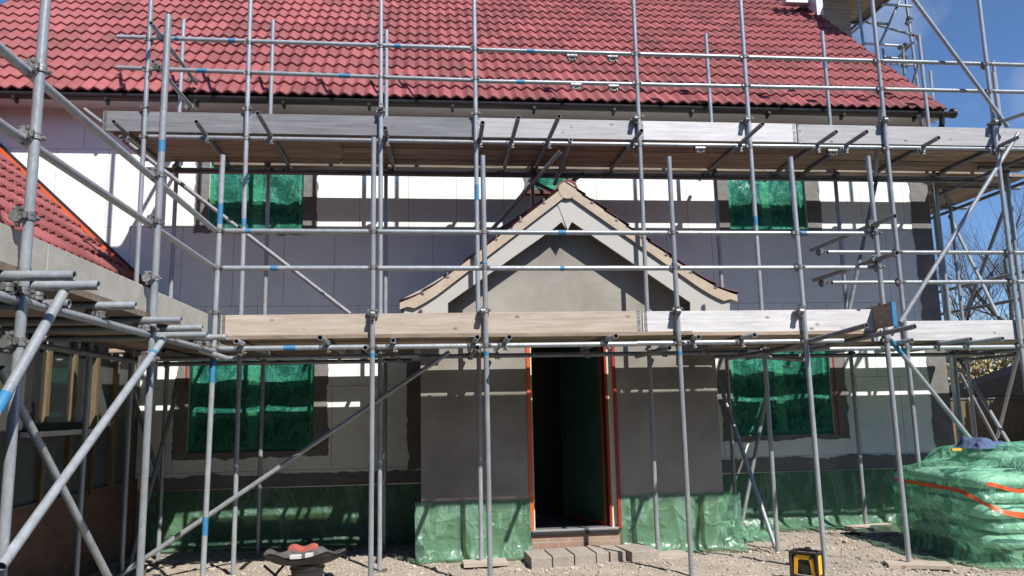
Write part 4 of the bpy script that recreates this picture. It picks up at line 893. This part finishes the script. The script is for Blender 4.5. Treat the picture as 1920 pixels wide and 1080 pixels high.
# ------------------------------------------------------------------ background right: fence, shed, hedge, trees
fz = aY(1850, 748, 17).z
fe = empty('fence', (14, 17, G), 'brown timber fence in the shade beyond the right end of the house', 'fence')
for i in range(7):
    x0 = 8.8+i*1.85; q = MB(); q.box(x0+.1, x0+1.85, 17, 17.03, G+.2, fz); q.build('panel', M['stud'], fe); q = MB(); q.box(x0, x0+.1, 16.96, 17.06, G, fz+.05); q.build('post', M['toe_warm'], fe)
    q = MB(); q.box(x0+.1, x0+1.85, 16.97, 17.05, fz+.001, fz+.03); q.build('capping', M['toe_grey'], fe); q = MB(); q.box(x0+.1, x0+1.85, 16.985, 17.03, G, G+.2); q.build('gravel_board', M['block'], fe)
M['felt'] = mat('shade_dark_felt', (.008, .008, .009), (.016, .016, .018), spec=.08, rough=.95, scale=10, bump=.3)  # the roof's shaded side is put into this near-black felt
sh = empty('shed', (18, 21, G), 'low dark roofed shed behind the timber fence at the right edge', 'shed')
z1 = aY(1830, 722, 20).z; z2 = aY(1920, 690, 20).z; xa, xb_ = aY(1800, 730, 20).x, 22
q = MB(); q.box(xa+.2, xb_-.2, 20.1, 20.9, G, z1-.05); q.build('wall', M['stud'], sh)
q = MB(); xm = (xa+xb_)/2; zm = z1+(z2-z1)*(xm-aY(1830, 722, 20).x)/max(.1, (aY(1920, 690, 20).x-aY(1830, 722, 20).x)); q.prism([(xa, z1-.15), (xm, zm), (xb_, z1-.15), (xb_, z1-.3), (xa, z1-.3)], 20, 21); q.build('roof', M['felt'], sh)
M['twig'] = mat('winter_bark', (.05, .043, .036), (.11, .095, .08), rough=.9, scale=5)
M['hedgeleaf'] = mat('dry_hedge_leaves', (.20, .17, .07), (.38, .31, .15), rough=.8, scale=3, tint=.6)
M['evergreen'] = mat('evergreen_leaves', (.03, .05, .02), (.06, .085, .03), rough=.7, scale=3, tint=.4)
def hedge(label, cx, cy, hx, hy, z1, n, seed, m='hedgeleaf', size=.09):
    rr = random.Random(seed); root = empty('hedge', (cx, cy, G), label, 'hedge'); q = MB()
    for k in range(n):
        a, b = rr.uniform(-1, 1), rr.uniform(-1, 1); h = rr.random(); top = z1*(1-.25*a*a)+.35*N(cx+a*hx, 0, seed, .8)
        if N(cx+a*hx*1.0, cy+b*hy, h*3, 1.3) < -.28: continue
        p = Vector((cx+a*hx, cy+b*hy*(1-.3*h), G+(top-G)*h**.7)); d = Vector((rr.uniform(-1, 1), rr.uniform(-1, 1), rr.uniform(-1, 1))).normalized(); e = d.orthogonal().normalized(); f_ = d.cross(e); s = size*rr.uniform(.5, 1.2)
        q.add([p-e*s, p+f_*s*.5, p+e*s, p-f_*s*.5], [(0, 1, 2, 3)], 0, False, rr.random())
    q.build('foliage', M[m], root, fix=False); t = MB()
    for k in range(40):
        x = cx+rr.uniform(-hx, hx); t.tube((x, cy, G), (x+rr.uniform(-.5, .5), cy+rr.uniform(-.5, .5), z1*.9), .03, .01, n=5)
    t.build('stems', M['twig'], root)
hedge('tall yellow brown hedge behind the dark shed roof', 19.5, 26, 6.5, 1.2, aY(1850, 655, 25).z, 15000, 4, size=.11)
def baretree(label, base, h, seed, spread=.5, lim=7, r0=.16):
    rr = random.Random(seed); root = empty('bare_tree', base, label, 'tree', 'leafless trees beyond the garden fence'); tk = MB(); cr = MB(); cnt = [0]
    def grow(p, d, L, r, lv):
        mb = tk if lv < 2 else cr; n = 3 if lv < 3 else 2; q0 = p; rad = r
        for s in range(n):
            d = (d+Vector((rr.uniform(-1, 1), rr.uniform(-1, 1), rr.uniform(-.6, 1)))*.16).normalized(); q1 = q0+d*(L/n); r1 = rad*(.86 if lv else .9)
            mb.tube(q0, q1, rad, r1, n=6 if lv < 2 else (4 if lv < 4 else 3), caps=False); cnt[0] += 1
            if lv < lim and s >= (1 if lv < 1 else 0):
                for _ in range(2 if lv < 2 else (2 if lv < 5 else 1)):
                    if rr.random() < .12: continue
                    ax = Vector((rr.uniform(-1, 1), rr.uniform(-1, 1), rr.uniform(-.3, .5))).normalized()
                    grow(q1, (d*(.75)+ax*spread*1.3+Vector((0, 0, .18))).normalized(), L*rr.uniform(.55, .78), r1*rr.uniform(.42, .6), lv+1)
            q0, rad = q1, r1
    grow(Vector(base), Vector((0, 0, 1)), h*.42, r0, 0)
    tk.build('trunk', M['twig'], root, fix=False); cr.build('crown', M['twig'], root, fix=False)
bt = aY(1878, 400, 30)
baretree('wide leafless tree seen between the tubes at the right edge', (bt.x, 30, G), 11, 5, .62, 6, .27)
baretree('slimmer leafless tree just right of the house corner', (aY(1800, 500, 33).x, 33, G), 10, 8, .45, 6, .2)
baretree('leafless tree partly beyond the right edge of the view', (aY(1960, 500, 28).x, 28, G), 9, 15, .6, 6, .2)
hedge('dark evergreen hedge low behind the fence at the far right', 27, 33, 14, 1.5, 1.2, 9000, 14, m='evergreen', size=.2)
hedge('tall evergreen hedge added unseen beyond the right edge to shade the timber fence', 17.2, 14.6, 3.6, .8, 3.2, 16000, 19, m='evergreen', size=.2)  # unseen hedge, put in to cast shade on the fence
rr_h = empty('hedge', (0, -8, G), 'tall dark hedge added unseen behind the viewer to block sky light from the house', 'hedge')  # unseen hedge, added to darken the shade under the decks
q = MB(); rr = random.Random(77)
for i in range(24):
    x = -36+i*3; q.box(x, x+3.0, -9.2+.3*rr.random(), -8+.3*rr.random(), G, 5.6+.8*rr.random())
q.build('blocking_core', M['evergreen'], rr_h)  # solid boxes added inside the hedge to stop light
q = MB()
for k in range(7000):
    p = Vector((rr.uniform(-36, 36), -7.8+rr.uniform(-.3, .3), G+rr.random()*8)); d = Vector((rr.uniform(-1, 1), rr.uniform(-1, 1), rr.uniform(-1, 1))).normalized(); e = d.orthogonal().normalized(); f_ = d.cross(e); sz = .25*rr.uniform(.5, 1.2)
    q.add([p-e*sz, p+f_*sz*.5, p+e*sz, p-f_*sz*.5], [(0, 1, 2, 3)], 0, False, rr.random())
q.build('foliage', M['evergreen'], rr_h, fix=False)
baretree('low spreading leafless tree in the gap between the house corner and the tall trees', (aY(1820, 500, 36).x, 36, G), 8.5, 23, .75, 6, .2)
# crumpled heap of sheet at the porch corner, loose couplers beside it
hp = aZ(1400, 1010, G); q = MB(); nn = 44; vs = []
for j in range(nn+1):
    for i in range(nn+1):
        u, v = (i/nn-.5)*2, (j/nn-.5)*2; e = max(0, 1-(u*u+v*v)**.5*(1+.3*N(u*2, v*2, 4)))
        x = hp.x+u*.34+.05*N(u*4, v*4, 8); y = hp.y+v*.22+.05*N(v*4, u*4, 2)
        vs.append((x, y, G+ghf(x, y)+.008+e**.6*(.10+.10*abs(N(u*5, v*5, 1))+.05*N(u*11, v*11, 7))))
q.add(vs, [(j*(nn+1)+i, j*(nn+1)+i+1, (j+1)*(nn+1)+i+1, (j+1)*(nn+1)+i) for j in range(nn) for i in range(nn)], 0, True)
tag(q.build('plastic_sheet', M['sheet'], None, fix=False), 'crumpled heap of green plastic on the dirt at the right corner of the porch', 'plastic sheet', 'green plastic sheets taped over the plinth')
for k, (px_, py_, lab) in enumerate(((1372, 985, 'loose steel coupler lying by the crumpled green heap, left one of the two'), (1392, 990, 'loose steel coupler lying by the crumpled green heap, right one of the two'))):
    p = aZ(px_, py_, G+.05); c_ = link('coupler', CM, None, (p.x, p.y, G+.05), (1.3, .3*k, k*1.4)); tag(c_, lab, 'coupler', 'loose scaffold couplers on the ground')
